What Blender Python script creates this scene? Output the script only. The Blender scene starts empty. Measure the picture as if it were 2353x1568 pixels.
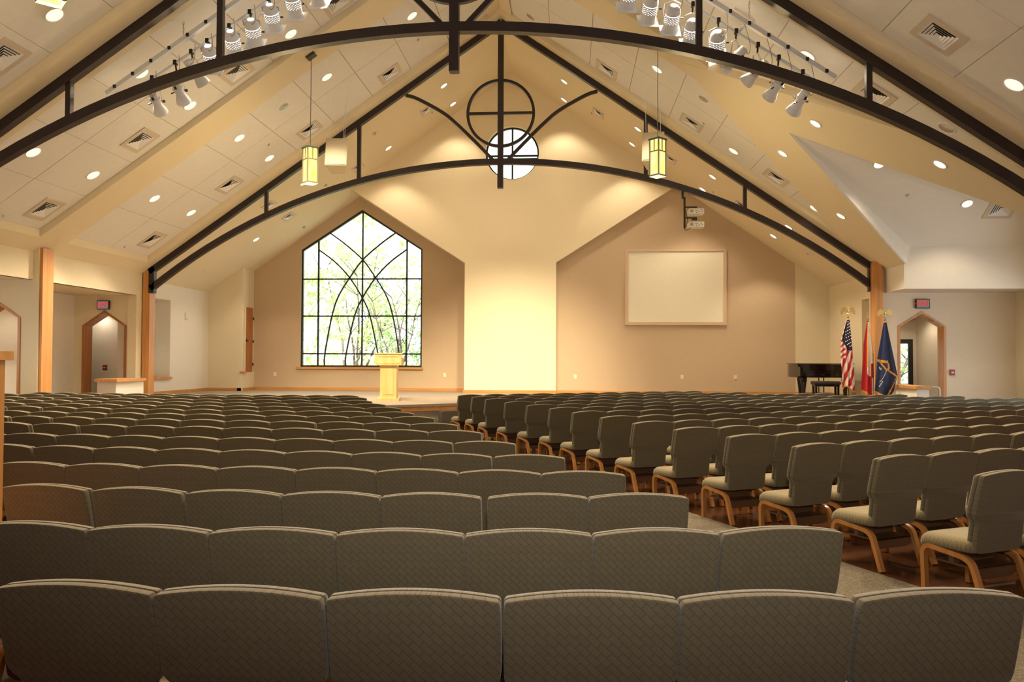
import bpy, math, random
from math import sin, cos, pi, radians, sqrt, atan2, floor
from mathutils import Vector, Matrix
from mathutils.geometry import tessellate_polygon

random.seed(7)
SC = bpy.context.scene
COL = SC.collection
XA = -1.895          # x of the nave's ridge line
SLOPE = 0.69         # roof pitch
ZT, ZS = 11.22, 11.05  # ridge height of the tile plane and of the smooth gypsum plane
FZ = -0.115            # floor level
YT1, YT2 = 12.645, 21.36   # the two steel trusses


def roofz(x, zr=ZS):
    return zr - SLOPE * abs(x - XA)


# ------------------------------------------------------------------ materials
def mat(name, col, rough=0.6, metal=0.0, noise=0.0, nscale=8.0, bump=0.0, bscale=60.0, coat=0.0, spec=None):
    m = bpy.data.materials.new(name); m.use_nodes = True
    nt = m.node_tree; b = nt.nodes['Principled BSDF']
    b.inputs['Base Color'].default_value = (*col, 1); b.inputs['Roughness'].default_value = rough
    b.inputs['Metallic'].default_value = metal
    if coat: b.inputs['Coat Weight'].default_value = coat; b.inputs['Coat Roughness'].default_value = .05
    if spec is not None: b.inputs['Specular IOR Level'].default_value = spec
    tc = nt.nodes.new('ShaderNodeTexCoord')
    n = nt.nodes.new('ShaderNodeTexNoise'); n.inputs['Scale'].default_value = nscale; n.inputs['Detail'].default_value = 4
    nt.links.new(tc.outputs['Object'], n.inputs['Vector'])
    r = nt.nodes.new('ShaderNodeValToRGB')
    k = noise
    r.color_ramp.elements[0].position = .3; r.color_ramp.elements[1].position = .7
    r.color_ramp.elements[0].color = (*[c * (1 - k) for c in col], 1)
    r.color_ramp.elements[1].color = (*[min(1, c * (1 + k)) for c in col], 1)
    nt.links.new(n.outputs['Fac'], r.inputs['Fac']); nt.links.new(r.outputs['Color'], b.inputs['Base Color'])
    if bump:
        n2 = nt.nodes.new('ShaderNodeTexNoise'); n2.inputs['Scale'].default_value = bscale
        nt.links.new(tc.outputs['Object'], n2.inputs['Vector'])
        bp = nt.nodes.new('ShaderNodeBump'); bp.inputs['Strength'].default_value = bump; bp.inputs['Distance'].default_value = .01
        nt.links.new(n2.outputs['Fac'], bp.inputs['Height']); nt.links.new(bp.outputs['Normal'], b.inputs['Normal'])
    return m


def wood(name, c1, c2, axis=2, rough=.4, scale=14.0):
    m = bpy.data.materials.new(name); m.use_nodes = True
    nt = m.node_tree; b = nt.nodes['Principled BSDF']; b.inputs['Roughness'].default_value = rough
    tc = nt.nodes.new('ShaderNodeTexCoord'); mp = nt.nodes.new('ShaderNodeMapping')
    s = [1, 1, 1]; s[axis] = .06
    mp.inputs['Scale'].default_value = s
    n = nt.nodes.new('ShaderNodeTexNoise'); n.inputs['Scale'].default_value = scale; n.inputs['Detail'].default_value = 6
    r = nt.nodes.new('ShaderNodeValToRGB')
    r.color_ramp.elements[0].position = .35; r.color_ramp.elements[1].position = .68
    r.color_ramp.elements[0].color = (*c1, 1); r.color_ramp.elements[1].color = (*c2, 1)
    nt.links.new(tc.outputs['Object'], mp.inputs['Vector']); nt.links.new(mp.outputs['Vector'], n.inputs['Vector'])
    nt.links.new(n.outputs['Fac'], r.inputs['Fac']); nt.links.new(r.outputs['Color'], b.inputs['Base Color'])
    return m


def emit(name, col, strength):
    m = bpy.data.materials.new(name); m.use_nodes = True
    nt = m.node_tree; nt.nodes.clear()
    o = nt.nodes.new('ShaderNodeOutputMaterial'); e = nt.nodes.new('ShaderNodeEmission')
    e.inputs['Color'].default_value = (*col, 1); e.inputs['Strength'].default_value = strength
    nt.links.new(e.outputs[0], o.inputs[0])
    return m


def fabric(name, base, dark, plane):
    """woven upholstery with a small fan-shaped dark line pattern"""
    m = bpy.data.materials.new(name); m.use_nodes = True
    nt = m.node_tree; b = nt.nodes['Principled BSDF']; b.inputs['Roughness'].default_value = .85
    b.inputs['Sheen Weight'].default_value = .25; b.inputs['Specular IOR Level'].default_value = .2
    tc = nt.nodes.new('ShaderNodeTexCoord')
    sep = nt.nodes.new('ShaderNodeSeparateXYZ'); com = nt.nodes.new('ShaderNodeCombineXYZ')
    nt.links.new(tc.outputs['Object'], sep.inputs[0])
    nt.links.new(sep.outputs['X'], com.inputs['X']); nt.links.new(sep.outputs['Z' if plane == 'XZ' else 'Y'], com.inputs['Y'])
    mp = nt.nodes.new('ShaderNodeMapping'); mp.inputs['Rotation'].default_value = (0, 0, radians(45)); mp.inputs['Scale'].default_value = (1, 1, 1)
    nt.links.new(com.outputs[0], mp.inputs['Vector'])
    br = nt.nodes.new('ShaderNodeTexBrick')
    br.inputs['Scale'].default_value = 1.0; br.inputs['Brick Width'].default_value = .05; br.inputs['Row Height'].default_value = .025
    br.inputs['Mortar Size'].default_value = .0011; br.inputs['Mortar Smooth'].default_value = .3
    br.inputs['Color1'].default_value = (*base, 1); br.inputs['Color2'].default_value = (*[c * .93 for c in base], 1)
    br.inputs['Mortar'].default_value = (*dark, 1)
    nt.links.new(mp.outputs[0], br.inputs['Vector'])
    n = nt.nodes.new('ShaderNodeTexNoise'); n.inputs['Scale'].default_value = 420
    nt.links.new(tc.outputs['Object'], n.inputs['Vector'])
    mx = nt.nodes.new('ShaderNodeMix'); mx.data_type = 'RGBA'; mx.blend_type = 'MULTIPLY'; mx.inputs['Factor'].default_value = .35
    nt.links.new(br.outputs['Color'], mx.inputs[6]); nt.links.new(n.outputs['Fac'], mx.inputs[7])
    nt.links.new(mx.outputs[2], b.inputs['Base Color'])
    bp = nt.nodes.new('ShaderNodeBump'); bp.inputs['Strength'].default_value = .25; bp.inputs['Distance'].default_value = .002
    nt.links.new(n.outputs['Fac'], bp.inputs['Height']); nt.links.new(bp.outputs['Normal'], b.inputs['Normal'])
    return m


def glassmat():
    m = bpy.data.materials.new('window_glass'); m.use_nodes = True
    nt = m.node_tree; nt.nodes.clear()
    o = nt.nodes.new('ShaderNodeOutputMaterial'); t = nt.nodes.new('ShaderNodeBsdfTransparent'); g = nt.nodes.new('ShaderNodeBsdfGlossy')
    t.inputs['Color'].default_value = (.97, 1, .98, 1); g.inputs['Roughness'].default_value = .02
    mx = nt.nodes.new('ShaderNodeMixShader'); mx.inputs['Fac'].default_value = .05
    nt.links.new(t.outputs[0], mx.inputs[1]); nt.links.new(g.outputs[0], mx.inputs[2]); nt.links.new(mx.outputs[0], o.inputs[0])
    return m


def leafmat(name, c1, c2):
    m = bpy.data.materials.new(name); m.use_nodes = True
    nt = m.node_tree; nt.nodes.clear()
    o = nt.nodes.new('ShaderNodeOutputMaterial')
    d = nt.nodes.new('ShaderNodeBsdfDiffuse'); t = nt.nodes.new('ShaderNodeBsdfTranslucent')
    tc = nt.nodes.new('ShaderNodeTexCoord'); n = nt.nodes.new('ShaderNodeTexNoise'); n.inputs['Scale'].default_value = 1.6
    r = nt.nodes.new('ShaderNodeValToRGB'); r.color_ramp.elements[0].position = .38; r.color_ramp.elements[1].position = .62
    r.color_ramp.elements[0].color = (*c1, 1); r.color_ramp.elements[1].color = (*c2, 1)
    nt.links.new(tc.outputs['Object'], n.inputs['Vector']); nt.links.new(n.outputs['Fac'], r.inputs['Fac'])
    nt.links.new(r.outputs['Color'], d.inputs['Color']); nt.links.new(r.outputs['Color'], t.inputs['Color'])
    mx = nt.nodes.new('ShaderNodeMixShader'); mx.inputs['Fac'].default_value = .45
    nt.links.new(d.outputs[0], mx.inputs[1]); nt.links.new(t.outputs[0], mx.inputs[2]); nt.links.new(mx.outputs[0], o.inputs[0])
    return m


M = {}
M['tile'] = mat('ceiling_tile', (.77, .75, .71), .9, noise=.02, bump=.06, bscale=220)
M['gap'] = mat('ceiling_joint', (.40, .34, .27), .9)
M['gyp'] = mat('cream_gypsum', (.78, .68, .48), .85, noise=.01)
M['cream'] = mat('cream_wall_paint', (.78, .69, .50), .8, noise=.015)
M['pale'] = mat('pale_wall_paint', (.80, .75, .66), .8, noise=.015)
M['beige'] = mat('beige_wall_paint', (.76, .66, .51), .8, noise=.015)
M['tan'] = mat('tan_wall_paint', (.56, .43, .29), .8, noise=.015)
M['panel'] = mat('light_cream_paint', (.86, .75, .53), .8, noise=.01)
M['white'] = mat('white_enamel', (.82, .82, .82), .35)
M['offwhite'] = mat('off_white_metal', (.72, .66, .55), .5)
M['steel'] = mat('brown_steel', (.020, .012, .0125), .42, noise=.2, nscale=3)
M['oak'] = wood('oak', (.50, .22, .058), (.63, .31, .095), 2, .38)
M['oakx'] = wood('oak_horizontal', (.52, .235, .06), (.66, .33, .10), 0, .38)
M['maple'] = wood('maple', (.72, .46, .17), (.82, .56, .25), 2, .35)
M['cherry'] = wood('reddish_oak', (.36, .13, .035), (.46, .19, .06), 2, .4)
M['beech'] = wood('bent_beech', (.36, .15, .036), (.48, .215, .06), 2, .3)
M['rack'] = wood('dark_plywood', (.085, .040, .018), (.125, .062, .03), 0, .4)
M['black'] = mat('black_metal', (.012, .012, .013), .35)
M['piano'] = mat('black_lacquer', (.005, .005, .006), .12, coat=.25, spec=.3)
M['blackpad'] = mat('black_vinyl', (.012, .011, .011), .4)
M['frame'] = mat('dark_bronze_frame', (.012, .014, .012), .4)
M['glass'] = glassmat()
M['brass'] = mat('polished_brass', (.80, .62, .26), .28, 1.0)
M['silver'] = mat('grey_metal', (.55, .55, .55), .35, .8)
M['lamp'] = mat('lamp_housing_enamel', (.74, .77, .82), .4)
M['red'] = mat('red_plastic', (.30, .015, .015), .4)
M['plate'] = mat('ivory_plastic', (.80, .76, .66), .4)
M['screen'] = mat('projection_fabric', (.82, .77, .62), .7, noise=.01)
M['screenframe'] = mat('tan_screen_frame', (.62, .47, .33), .6)
M['carpet'] = mat('grey_loop_carpet', (.135, .112, .080), .95, noise=.5, nscale=80, bump=.8, bscale=260)
M['stagecarpet'] = mat('taupe_carpet', (.36, .29, .22), .95, noise=.22, nscale=110, bump=.6, bscale=260)
M['fabric_back_shaded'] = fabric('sage_fabric_back_shaded', (.165, .136, .078), (.08, .065, .039), 'XZ')  # darker copy of the upholstery, shade put into the backs' colour
M['fabric_seat_lit'] = fabric('sage_fabric_seat_lit', (.235, .190, .100), (.105, .084, .048), 'XY')  # lighter copy of the upholstery, overhead light put into the seats' colour
M['dl_on'] = emit('warm_downlight', (1, .84, .58), .95)
M['dl_chan'] = emit('warm_small_downlight', (1, .86, .62), 1.05)
M['dl_off'] = mat('unlit_reflector', (.55, .52, .46), .2, .6)
M['vent_glow'] = emit('lamp_vent_glow', (1, .95, .85), 3.0)
M['lens'] = emit('lamp_lens', (1, .88, .65), 4.0)
M['dark'] = mat('duct_shadow', (.012, .012, .012), .9)
M['proj'] = mat('projector_case', (.72, .68, .58), .4)
M['cable'] = mat('grey_cable', (.30, .28, .25), .6)
M['blackcable'] = mat('black_cable', (.01, .01, .01), .5)
M['exitface'] = emit('exit_sign_face', (.42, .40, .33), .28)
M['exitred'] = emit('exit_sign_letters', (.9, .006, .015), .85)
M['art'] = None
M['bark'] = mat('bark', (.10, .075, .06), .9, noise=.3, nscale=12)
M['leaf'] = leafmat('yellow_green_leaves', (.36, .50, .17), (.66, .77, .42))
M['leaf2'] = leafmat('green_leaves', (.20, .32, .15), (.46, .57, .34))
M['grass'] = mat('lawn', (.26, .25, .18), .9, noise=.3, nscale=2)
M['bluegrey'] = mat('blue_grey_door', (.10, .12, .14), .5)


def floormat():
    m = mat('stained_concrete', (.058, .020, .008), .24, noise=.35, nscale=1.3, spec=.45)
    nt = m.node_tree; b = nt.nodes['Principled BSDF']; tc = [n for n in nt.nodes if n.type == 'TEX_COORD'][0]
    br = nt.nodes.new('ShaderNodeTexBrick'); br.offset = 0
    mp = nt.nodes.new('ShaderNodeMapping'); mp.inputs['Rotation'].default_value = (0, 0, radians(27))
    nt.links.new(tc.outputs['Object'], mp.inputs[0]); nt.links.new(mp.outputs[0], br.inputs['Vector'])
    br.inputs['Scale'].default_value = 1; br.inputs['Brick Width'].default_value = 1.2; br.inputs['Row Height'].default_value = 1.2
    br.inputs['Mortar Size'].default_value = .005
    br.inputs['Color1'].default_value = (1, 1, 1, 1); br.inputs['Color2'].default_value = (1, 1, 1, 1); br.inputs['Mortar'].default_value = (2.2, 2.2, 2.2, 1)
    src = b.inputs['Base Color'].links[0].from_socket
    mx = nt.nodes.new('ShaderNodeMix'); mx.data_type = 'RGBA'; mx.blend_type = 'MULTIPLY'; mx.inputs['Factor'].default_value = 1
    nt.links.new(src, mx.inputs[6]); nt.links.new(br.outputs['Color'], mx.inputs[7]); nt.links.new(mx.outputs[2], b.inputs['Base Color'])
    return m


M['floor'] = floormat()


def artglass():
    m = bpy.data.materials.new('amber_art_glass'); m.use_nodes = True
    nt = m.node_tree; nt.nodes.clear()
    o = nt.nodes.new('ShaderNodeOutputMaterial'); e = nt.nodes.new('ShaderNodeEmission')
    tc = nt.nodes.new('ShaderNodeTexCoord'); mp = nt.nodes.new('ShaderNodeMapping'); mp.inputs['Scale'].default_value = (1, 1, .25)
    n = nt.nodes.new('ShaderNodeTexNoise'); n.inputs['Scale'].default_value = 14; n.inputs['Detail'].default_value = 3
    r = nt.nodes.new('ShaderNodeValToRGB')
    r.color_ramp.elements[0].position = .3; r.color_ramp.elements[1].position = .7
    r.color_ramp.elements[0].color = (.95, .62, .12, 1); r.color_ramp.elements[1].color = (1, .86, .38, 1)
    e.inputs['Strength'].default_value = 1.05
    nt.links.new(tc.outputs['Object'], mp.inputs[0]); nt.links.new(mp.outputs[0], n.inputs['Vector']); nt.links.new(n.outputs['Fac'], r.inputs['Fac'])
    nt.links.new(r.outputs['Color'], e.inputs['Color']); nt.links.new(e.outputs[0], o.inputs[0])
    return m


M['art'] = artglass()


# ------------------------------------------------------------------ mesh builder
class MB:
    def __init__(s): s.v = []; s.f = []; s.m = []; s.mats = []
    def mi(s, m):
        m = M[m] if isinstance(m, str) else m
        if m not in s.mats: s.mats.append(m)
        return s.mats.index(m)
    def add(s, vs, fs, m=0):
        o = len(s.v); s.v += [Vector(v) for v in vs]; s.f += [tuple(i + o for i in f) for f in fs]; s.m += [m] * len(fs)
    def box(s, lo, hi, m=0, mx=None):
        x0, y0, z0 = lo; x1, y1, z1 = hi
        vs = [Vector(p) for p in ((x0, y0, z0), (x1, y0, z0), (x1, y1, z0), (x0, y1, z0), (x0, y0, z1), (x1, y0, z1), (x1, y1, z1), (x0, y1, z1))]
        if mx: vs = [mx @ v for v in vs]
        s.add(vs, [(0, 3, 2, 1), (4, 5, 6, 7), (0, 1, 5, 4), (1, 2, 6, 5), (2, 3, 7, 6), (3, 0, 4, 7)], m); return s
    def prism(s, loop, fn, t, m=0, holes=()):
        """2-D loop (with holes) mapped to 3-D by fn, given thickness vector t"""
        loops = [list(loop)] + [list(h) for h in holes]
        flat = [p for l in loops for p in l]; n = len(flat)
        tris = tessellate_polygon([[Vector((p[0], p[1], 0)) for p in l] for l in loops])
        a = [Vector(fn(*p)) for p in flat]; t = Vector(t)
        vs = a + [p + t for p in a]
        fs = [tuple(x) for x in tris] + [tuple(i + n for i in reversed(x)) for x in tris]
        o = 0
        for l in loops:
            k = len(l)
            for i in range(k): fs.append((o + i, o + (i + 1) % k, o + (i + 1) % k + n, o + i + n))
            o += k
        s.add(vs, fs, m); return s
    def sweep(s, path, w, h, side=None, m=0, closed=False):
        """rectangular bar along a path; w along 'side', h along the other normal"""
        P = [Vector(p) for p in path]; n = len(P); vs = []
        for i in range(n):
            if closed: t = (P[(i + 1) % n] - P[i - 1]).normalized()
            else: t = (P[min(i + 1, n - 1)] - P[max(i - 1, 0)]).normalized()
            sd = Vector(side) if side else (t.cross(Vector((0, 0, 1))) if abs(t.z) < .95 else Vector((1, 0, 0)))
            sd = (sd - t * sd.dot(t)).normalized(); nn = t.cross(sd).normalized()
            k = 1.0
            if 0 < i < n - 1 or closed:
                d1 = (P[i] - P[i - 1]).normalized(); k = 1 / max(.5, abs(d1.dot(t)))
            for a, b in ((-1, -1), (1, -1), (1, 1), (-1, 1)): vs.append(P[i] + sd * (a * w / 2) + nn * (b * h / 2 * k))
        fs = []
        for i in range(n if closed else n - 1):
            j = (i + 1) % n
            for a in range(4): fs.append((i * 4 + a, i * 4 + (a + 1) % 4, j * 4 + (a + 1) % 4, j * 4 + a))
        if not closed: fs += [(3, 2, 1, 0), tuple((n - 1) * 4 + a for a in range(4))]
        s.add(vs, fs, m); return s
    def tube(s, path, r, seg=8, m=0, closed=False):
        P = [Vector(p) for p in path]; n = len(P); vs = []
        R = r if isinstance(r, (list, tuple)) else [r] * n
        up = Vector((.13, .31, .94)).normalized()
        for i in range(n):
            t = ((P[(i + 1) % n] - P[i - 1]) if closed else (P[min(i + 1, n - 1)] - P[max(i - 1, 0)])).normalized()
            a = t.cross(up)
            if a.length < .05: a = t.cross(Vector((1, 0, 0)))
            a.normalize(); b = t.cross(a)
            for k in range(seg):
                q = 2 * pi * k / seg; vs.append(P[i] + (a * cos(q) + b * sin(q)) * R[i])
        fs = []
        for i in range(n if closed else n - 1):
            j = (i + 1) % n
            for k in range(seg): fs.append((i * seg + k, i * seg + (k + 1) % seg, j * seg + (k + 1) % seg, j * seg + k))
        if not closed: fs += [tuple(reversed(range(seg))), tuple((n - 1) * seg + k for k in range(seg))]
        s.add(vs, fs, m); return s
    def lathe(s, prof, o=(0, 0, 0), seg=24, m=0, mx=None, cap=True):
        o = Vector(o); vs = []
        for r, z in prof:
            for k in range(seg):
                q = 2 * pi * k / seg; vs.append(o + Vector((max(r, 1e-4) * cos(q), max(r, 1e-4) * sin(q), z)))
        if mx: vs = [mx @ v for v in vs]
        fs = []
        for i in range(len(prof) - 1):
            for k in range(seg): fs.append((i * seg + k, i * seg + (k + 1) % seg, (i + 1) * seg + (k + 1) % seg, (i + 1) * seg + k))
        if cap: fs += [tuple(reversed(range(seg))), tuple((len(prof) - 1) * seg + k for k in range(seg))]
        s.add(vs, fs, m); return s
    def pad(s, outline, prof, fn, m=0):
        """soft panel: closed outline, profile of (inset, depth); fn maps (u, v, depth) to 3-D"""
        n = len(outline); nor = []
        for i in range(n):
            a = Vector(outline[i - 1]); b = Vector(outline[(i + 1) % n]); d = (b - a).normalized(); nor.append(Vector((d.y, -d.x)))
        area = sum(outline[i][0] * outline[(i + 1) % n][1] - outline[(i + 1) % n][0] * outline[i][1] for i in range(n))
        sg = 1 if area > 0 else -1
        vs = []
        for ins, dep in prof:
            for i in range(n):
                p = Vector(outline[i]) - nor[i] * sg * ins; vs.append(Vector(fn(p.x, p.y, dep)))
        fs = []
        for j in range(len(prof) - 1):
            for i in range(n): fs.append((j * n + i, j * n + (i + 1) % n, (j + 1) * n + (i + 1) % n, (j + 1) * n + i))
        k = len(prof) - 1
        tr = tessellate_polygon([[Vector((p[0], p[1], 0)) for p in outline]])
        fs += [tuple(x) for x in tr] + [tuple(k * n + i for i in reversed(x)) for x in tr]
        s.add(vs, fs, m); return s
    def mesh(s, name, mats=None, smooth=None):
        me = bpy.data.meshes.new(name); me.from_pydata([tuple(v) for v in s.v], [], s.f)
        for m in (mats or s.mats): me.materials.append(M[m] if isinstance(m, str) else m)
        me.polygons.foreach_set('material_index', s.m)
        me.validate(); me.update()
        import bmesh
        bm = bmesh.new(); bm.from_mesh(me); bmesh.ops.recalc_face_normals(bm, faces=bm.faces); bm.to_mesh(me); bm.free()
        if smooth:
            me.polygons.foreach_set('use_smooth', [True] * len(me.polygons)); me.set_sharp_from_angle(angle=radians(smooth))
        return me
    def build(s, name, m=None, parent=None, smooth=None, loc=None):
        mats = None
        if m is not None: mats = [m] if not isinstance(m, (list, tuple)) else m
        o = bpy.data.objects.new(name, s.mesh(name, mats, smooth)); COL.objects.link(o)
        if parent: o.parent = parent
        if loc: o.location = loc
        return o


def tag(o, label, cat, group=None, kind=None):
    n = len(label.split())
    if not 4 <= n <= 16: print('LABEL LENGTH', n, label)
    o['label'] = label; o['category'] = cat
    if group: o['group'] = group
    if kind: o['kind'] = kind
    return o


def thing(name, label, cat, loc=(0, 0, 0), rz=0, group=None):
    o = bpy.data.objects.new(name, None); COL.objects.link(o); o.empty_display_size = .1
    o.location = loc; o.rotation_euler = (0, 0, rz)
    return tag(o, label, cat, group)


def structure(o):
    o['kind'] = 'structure'; return o


def dup(root, label=None, group=None):
    r = root.copy(); COL.objects.link(r)
    if label: r['label'] = label
    if group: r['group'] = group
    for ch in list(root.children):
        c = ch.copy(); COL.objects.link(c); c.parent = r
        for g in list(ch.children):
            d = g.copy(); COL.objects.link(d); d.parent = c
    return r


ORD = ['first', 'second', 'third', 'fourth', 'fifth', 'sixth', 'seventh', 'eighth', 'ninth', 'tenth', 'eleventh', 'twelfth', 'thirteenth',
       'fourteenth', 'fifteenth', 'sixteenth', 'seventeenth', 'eighteenth', 'nineteenth', 'twentieth']


def roof_matrix(x, y, zr):
    side = -1 if x < XA else 1
    th = math.atan(SLOPE); c, s_ = cos(th), sin(th)
    ex = Vector((c, 0, s_)) if side < 0 else Vector((c, 0, -s_))
    ey = Vector((0, 1, 0)); ez = ex.cross(ey)
    mx = Matrix((ex, ey, ez)).transposed().to_4x4(); mx.translation = Vector((x, y, roofz(x, zr)))
    return mx


def XZ(y):
    return lambda a, b: (a, y, b)


def YZ(x):
    return lambda a, b: (x, a, b)


def XY(z):
    return lambda a, b: (a, b, z)
# ------------------------------------------------------------------ setting: floor, walls, ceilings
def st(name, mb, m, smooth=None):
    if name.startswith(('wall', 'trim')):
        for v in mb.v:
            if -.01 < v.z < .03: v.z = FZ - .02
    return structure(mb.build(name, m, smooth=smooth))


def roofpoly(mb, poly, zr, t=.02):
    mb.prism(poly, lambda x, y: (x, y, roofz(x, zr)), (0, 0, t)); return mb


def clip(poly, a, b, c):           # keep a*x + b*y <= c
    out = []
    for i in range(len(poly)):
        p, q = poly[i - 1], poly[i]; fp = a * p[0] + b * p[1] - c; fq = a * q[0] + b * q[1] - c
        if (fp <= 0) != (fq <= 0):
            t = fp / (fp - fq); out.append((p[0] + (q[0] - p[0]) * t, p[1] + (q[1] - p[1]) * t))
        if fq <= 0: out.append(q)
    return out


st('floor', MB().box((-17, -5.4, FZ - .1), (13.5, 27, FZ)), 'floor')

# --- sloped tile ceiling: recessed panels between plaster beams
mb = MB(); back = MB()
K0, DK = .325, 1.0545
BAYS = [(4.3, 7.75), (8.65, 12.2), (13.1, 16.45), (17.4, 20.9)]
for bi, (y0, y1) in enumerate(BAYS):
    ym = (y0 + y1) / 2
    for side in (-1, 1):
        for k in range(9):
            for a, b in ((y0, ym), (ym, y1)):
                e = .008
                o0, o1 = K0 + DK * k + e, K0 + DK * (k + 1) - e
                poly = [(XA + side * o0, a + e), (XA + side * o1, a + e), (XA + side * o1, b - e), (XA + side * o0, b - e)]
                if side > 0 and bi == 2: poly = clip(poly, 1, 1.225, 2.35 + 1.225 * 17.05 + .1)
                if side > 0 and bi == 3: poly = clip(poly, 1, -1.225, 2.35 - 1.225 * 17.05 + .1)
                if len(poly) >= 3: roofpoly(mb, poly, ZT)
        poly = [(XA + side * .2, y0), (XA + side * 10, y0), (XA + side * 10, y1), (XA + side * .2, y1)]
        if side > 0 and bi == 2: poly = clip(poly, 1, 1.225, 2.35 + 1.225 * 17.05 + .1)
        if side > 0 and bi == 3: poly = clip(poly, 1, -1.225, 2.35 - 1.225 * 17.05 + .1)
        roofpoly(back, poly, ZT + .012)
st('ceiling', mb, 'tile'); st('ceiling', back, 'gap')

# --- plaster beams, ridge strip, eave borders and the smooth ceiling over the platform
mb = MB()
for y0, y1 in ((7.75, 8.65), (12.2, 13.1), (16.45, 17.4), (20.9, 26.95)):
    for side in (-1, 1):
        ox = 10.6 if y1 > 26 else 10.25
        x1 = XA + side * ox
        if side > 0 and y0 == 16.45: x1 = 2.9
        roofpoly(mb, [(XA, y0), (x1, y0), (x1, y1), (XA, y1)], ZS, .2)
for side in (-1, 1):
    roofpoly(mb, [(XA, 4.3), (XA + side * .325, 4.3), (XA + side * .325, 20.9), (XA, 20.9)], ZT - .06, .1)
for y0, y1 in BAYS:
    roofpoly(mb, [(XA - 9.815, y0), (XA - 10.25, y0), (XA - 10.25, y1), (XA - 9.815, y1)], ZS, .2)
for y0, y1 in BAYS[:2]:
    roofpoly(mb, [(XA + 9.815, y0), (XA + 10.25, y0), (XA + 10.25, y1), (XA + 9.815, y1)], ZS, .2)
st('ceiling', mb, 'gyp')
mb = MB()
for side in (-1, 1): roofpoly(mb, [(XA, -5.2), (XA + side * 10.4, -5.2), (XA + side * 10.4, 4.3), (XA, 4.3)], ZT)
st('ceiling', mb, 'tile')

# --- right side: plaster chevron framing the opening of the cross gable
GY, GX, GZ = 17.04, 4.7, 6.5
mb = MB()
roofpoly(mb, [(2.35, 17.05), (7.07, 20.9), (8.3, 20.9), (8.3, 19.95), (GX, GY), (8.3, 14.14), (8.3, 13.1), (7.19, 13.1)], ZS - .004, .2)
st('ceiling', mb, 'gyp')
mb = MB()
def gablez(y): return GZ - SLOPE * abs(y - GY)
for sg in (1, -1):                      # upright faces between the roof opening and the gable
    ye = GY + sg * 2.91
    vs = [(GX, GY, GZ), (8.3, ye, roofz(8.3)), (8.3, ye, gablez(ye) + .03), (GX, GY, GZ + .03)]
    vs += [(x + .05, y, z) for x, y, z in vs]
    mb.add(vs, [(0, 1, 2, 3), (7, 6, 5, 4), (0, 4, 5, 1), (1, 5, 6, 2), (2, 6, 7, 3), (3, 7, 4, 0)])
    y2 = GY + sg * 3.0
    mb.prism([(GX, GY), (11.7, GY), (11.7, y2), (8.28, y2)] if sg > 0 else [(GX, GY), (8.28, y2), (11.7, y2), (11.7, GY)], lambda x, y: (x, y, gablez(y)), (0, 0, .05))
st('ceiling', mb, 'pale')

# arched (pointed) doorway outline
def arch(cx, hw, spring, apex, z0=0.0): return [(cx - hw, z0), (cx + hw, z0), (cx + hw, spring), (cx, apex), (cx - hw, spring)]

# right transept: header, soffit, end walls, wall with the pointed doorway
mb = MB()
mb.box((8.3, 20.0, 3.4), (11.65, 20.12, 4.62)); mb.box((8.3, 20.12, 3.4), (8.42, 21.2, 4.2))
st('wall_right', mb, 'pale')
st('ceiling', MB().box((8.41, 20.11, 3.405), (11.65, 21.3, 3.44)), 'pale')
RC, RHW, RSP, RAP = 9.235, .56, 2.50, 2.86
st('wall_right', MB().prism([(8.02, 0), (11.7, 0), (11.7, 3.42), (8.42, 3.42), (8.42, 4.15), (8.02, 4.15)], XZ(21.2), (0, .32, 0), holes=[arch(RC, RHW, RSP, RAP, .01)]), 'beige')
st('wall_right', MB().prism([(13.9, 0), (21.5, 0), (21.5, 6.7), (13.9, 6.7)], YZ(11.6), (.15, 0, 0), holes=[[(14.3, .3), (19.3, .3), (19.3, 3.3), (14.3, 3.3)]]), 'cream')
mb = MB(); mb.box((8.3, 13.98, 0), (11.7, 14.1, 4.6)); st('wall_right', mb, 'cream')
# unseen nave right and rear walls, finished dark to cut bounced light
st('wall_right', MB().prism([(-5.2, 0), (14.1, 0), (14.1, 4.1), (-5.2, 4.1)], YZ(8.3), (.25, 0, 0)), 'tan')
st('wall_rear', MB().prism([(-12.3, 0), (8.5, 0), (8.5, 4.1), (XA, 11.3), (-12.3, 4.1)], XZ(-5.2), (0, -.2, 0)), 'cherry')
# left side: headers, alcoves, cross walls with pointed doorways
st('wall_left', MB().box((-12.3, -5.2, 0), (-12.1, 13.1, 4.1)), 'cream')
mb = MB(); mb.box((-12.22, 13.1, 3.37), (-12.1, 16.8, 4.1)); mb.box((-12.22, 17.2, 3.37), (-12.1, 21.05, 4.1))
mb.box((-12.35, 16.8, 0), (-11.965, 17.2, 4.1)); mb.box((-12.35, 21.05, 0), (-12.1, 21.45, 4.1)); mb.box((-12.35, 13.0, 0), (-12.1, 13.2, 4.1))
st('wall_left', mb, 'cream')
LC, LHW, LSP, LAP = -13.055, .625, 2.5, 2.91
mb = MB()
mb.prism([(-14.2, 0), (-12.2, 0), (-12.2, 3.6), (-14.2, 3.6)], XZ(16.85), (0, .6, 0), holes=[arch(LC, LHW, LSP, LAP, .01)])
mb.prism([(-14.2, 0), (-12.2, 0), (-12.2, 3.6), (-14.2, 3.6)], XZ(21.1), (0, .34, 0), holes=[arch(LC, LHW, LSP, LAP, .01)])
st('wall_left', mb, 'cream')
st('wall_left', MB().prism([(12.9, 0), (21.2, 0), (21.2, 3.6), (12.9, 3.6)], YZ(-13.95), (-.15, 0, 0), holes=[[(14.0, 1.2), (15.6, 1.2), (15.6, 2.9), (14.0, 2.9)]]), 'pale')
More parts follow.
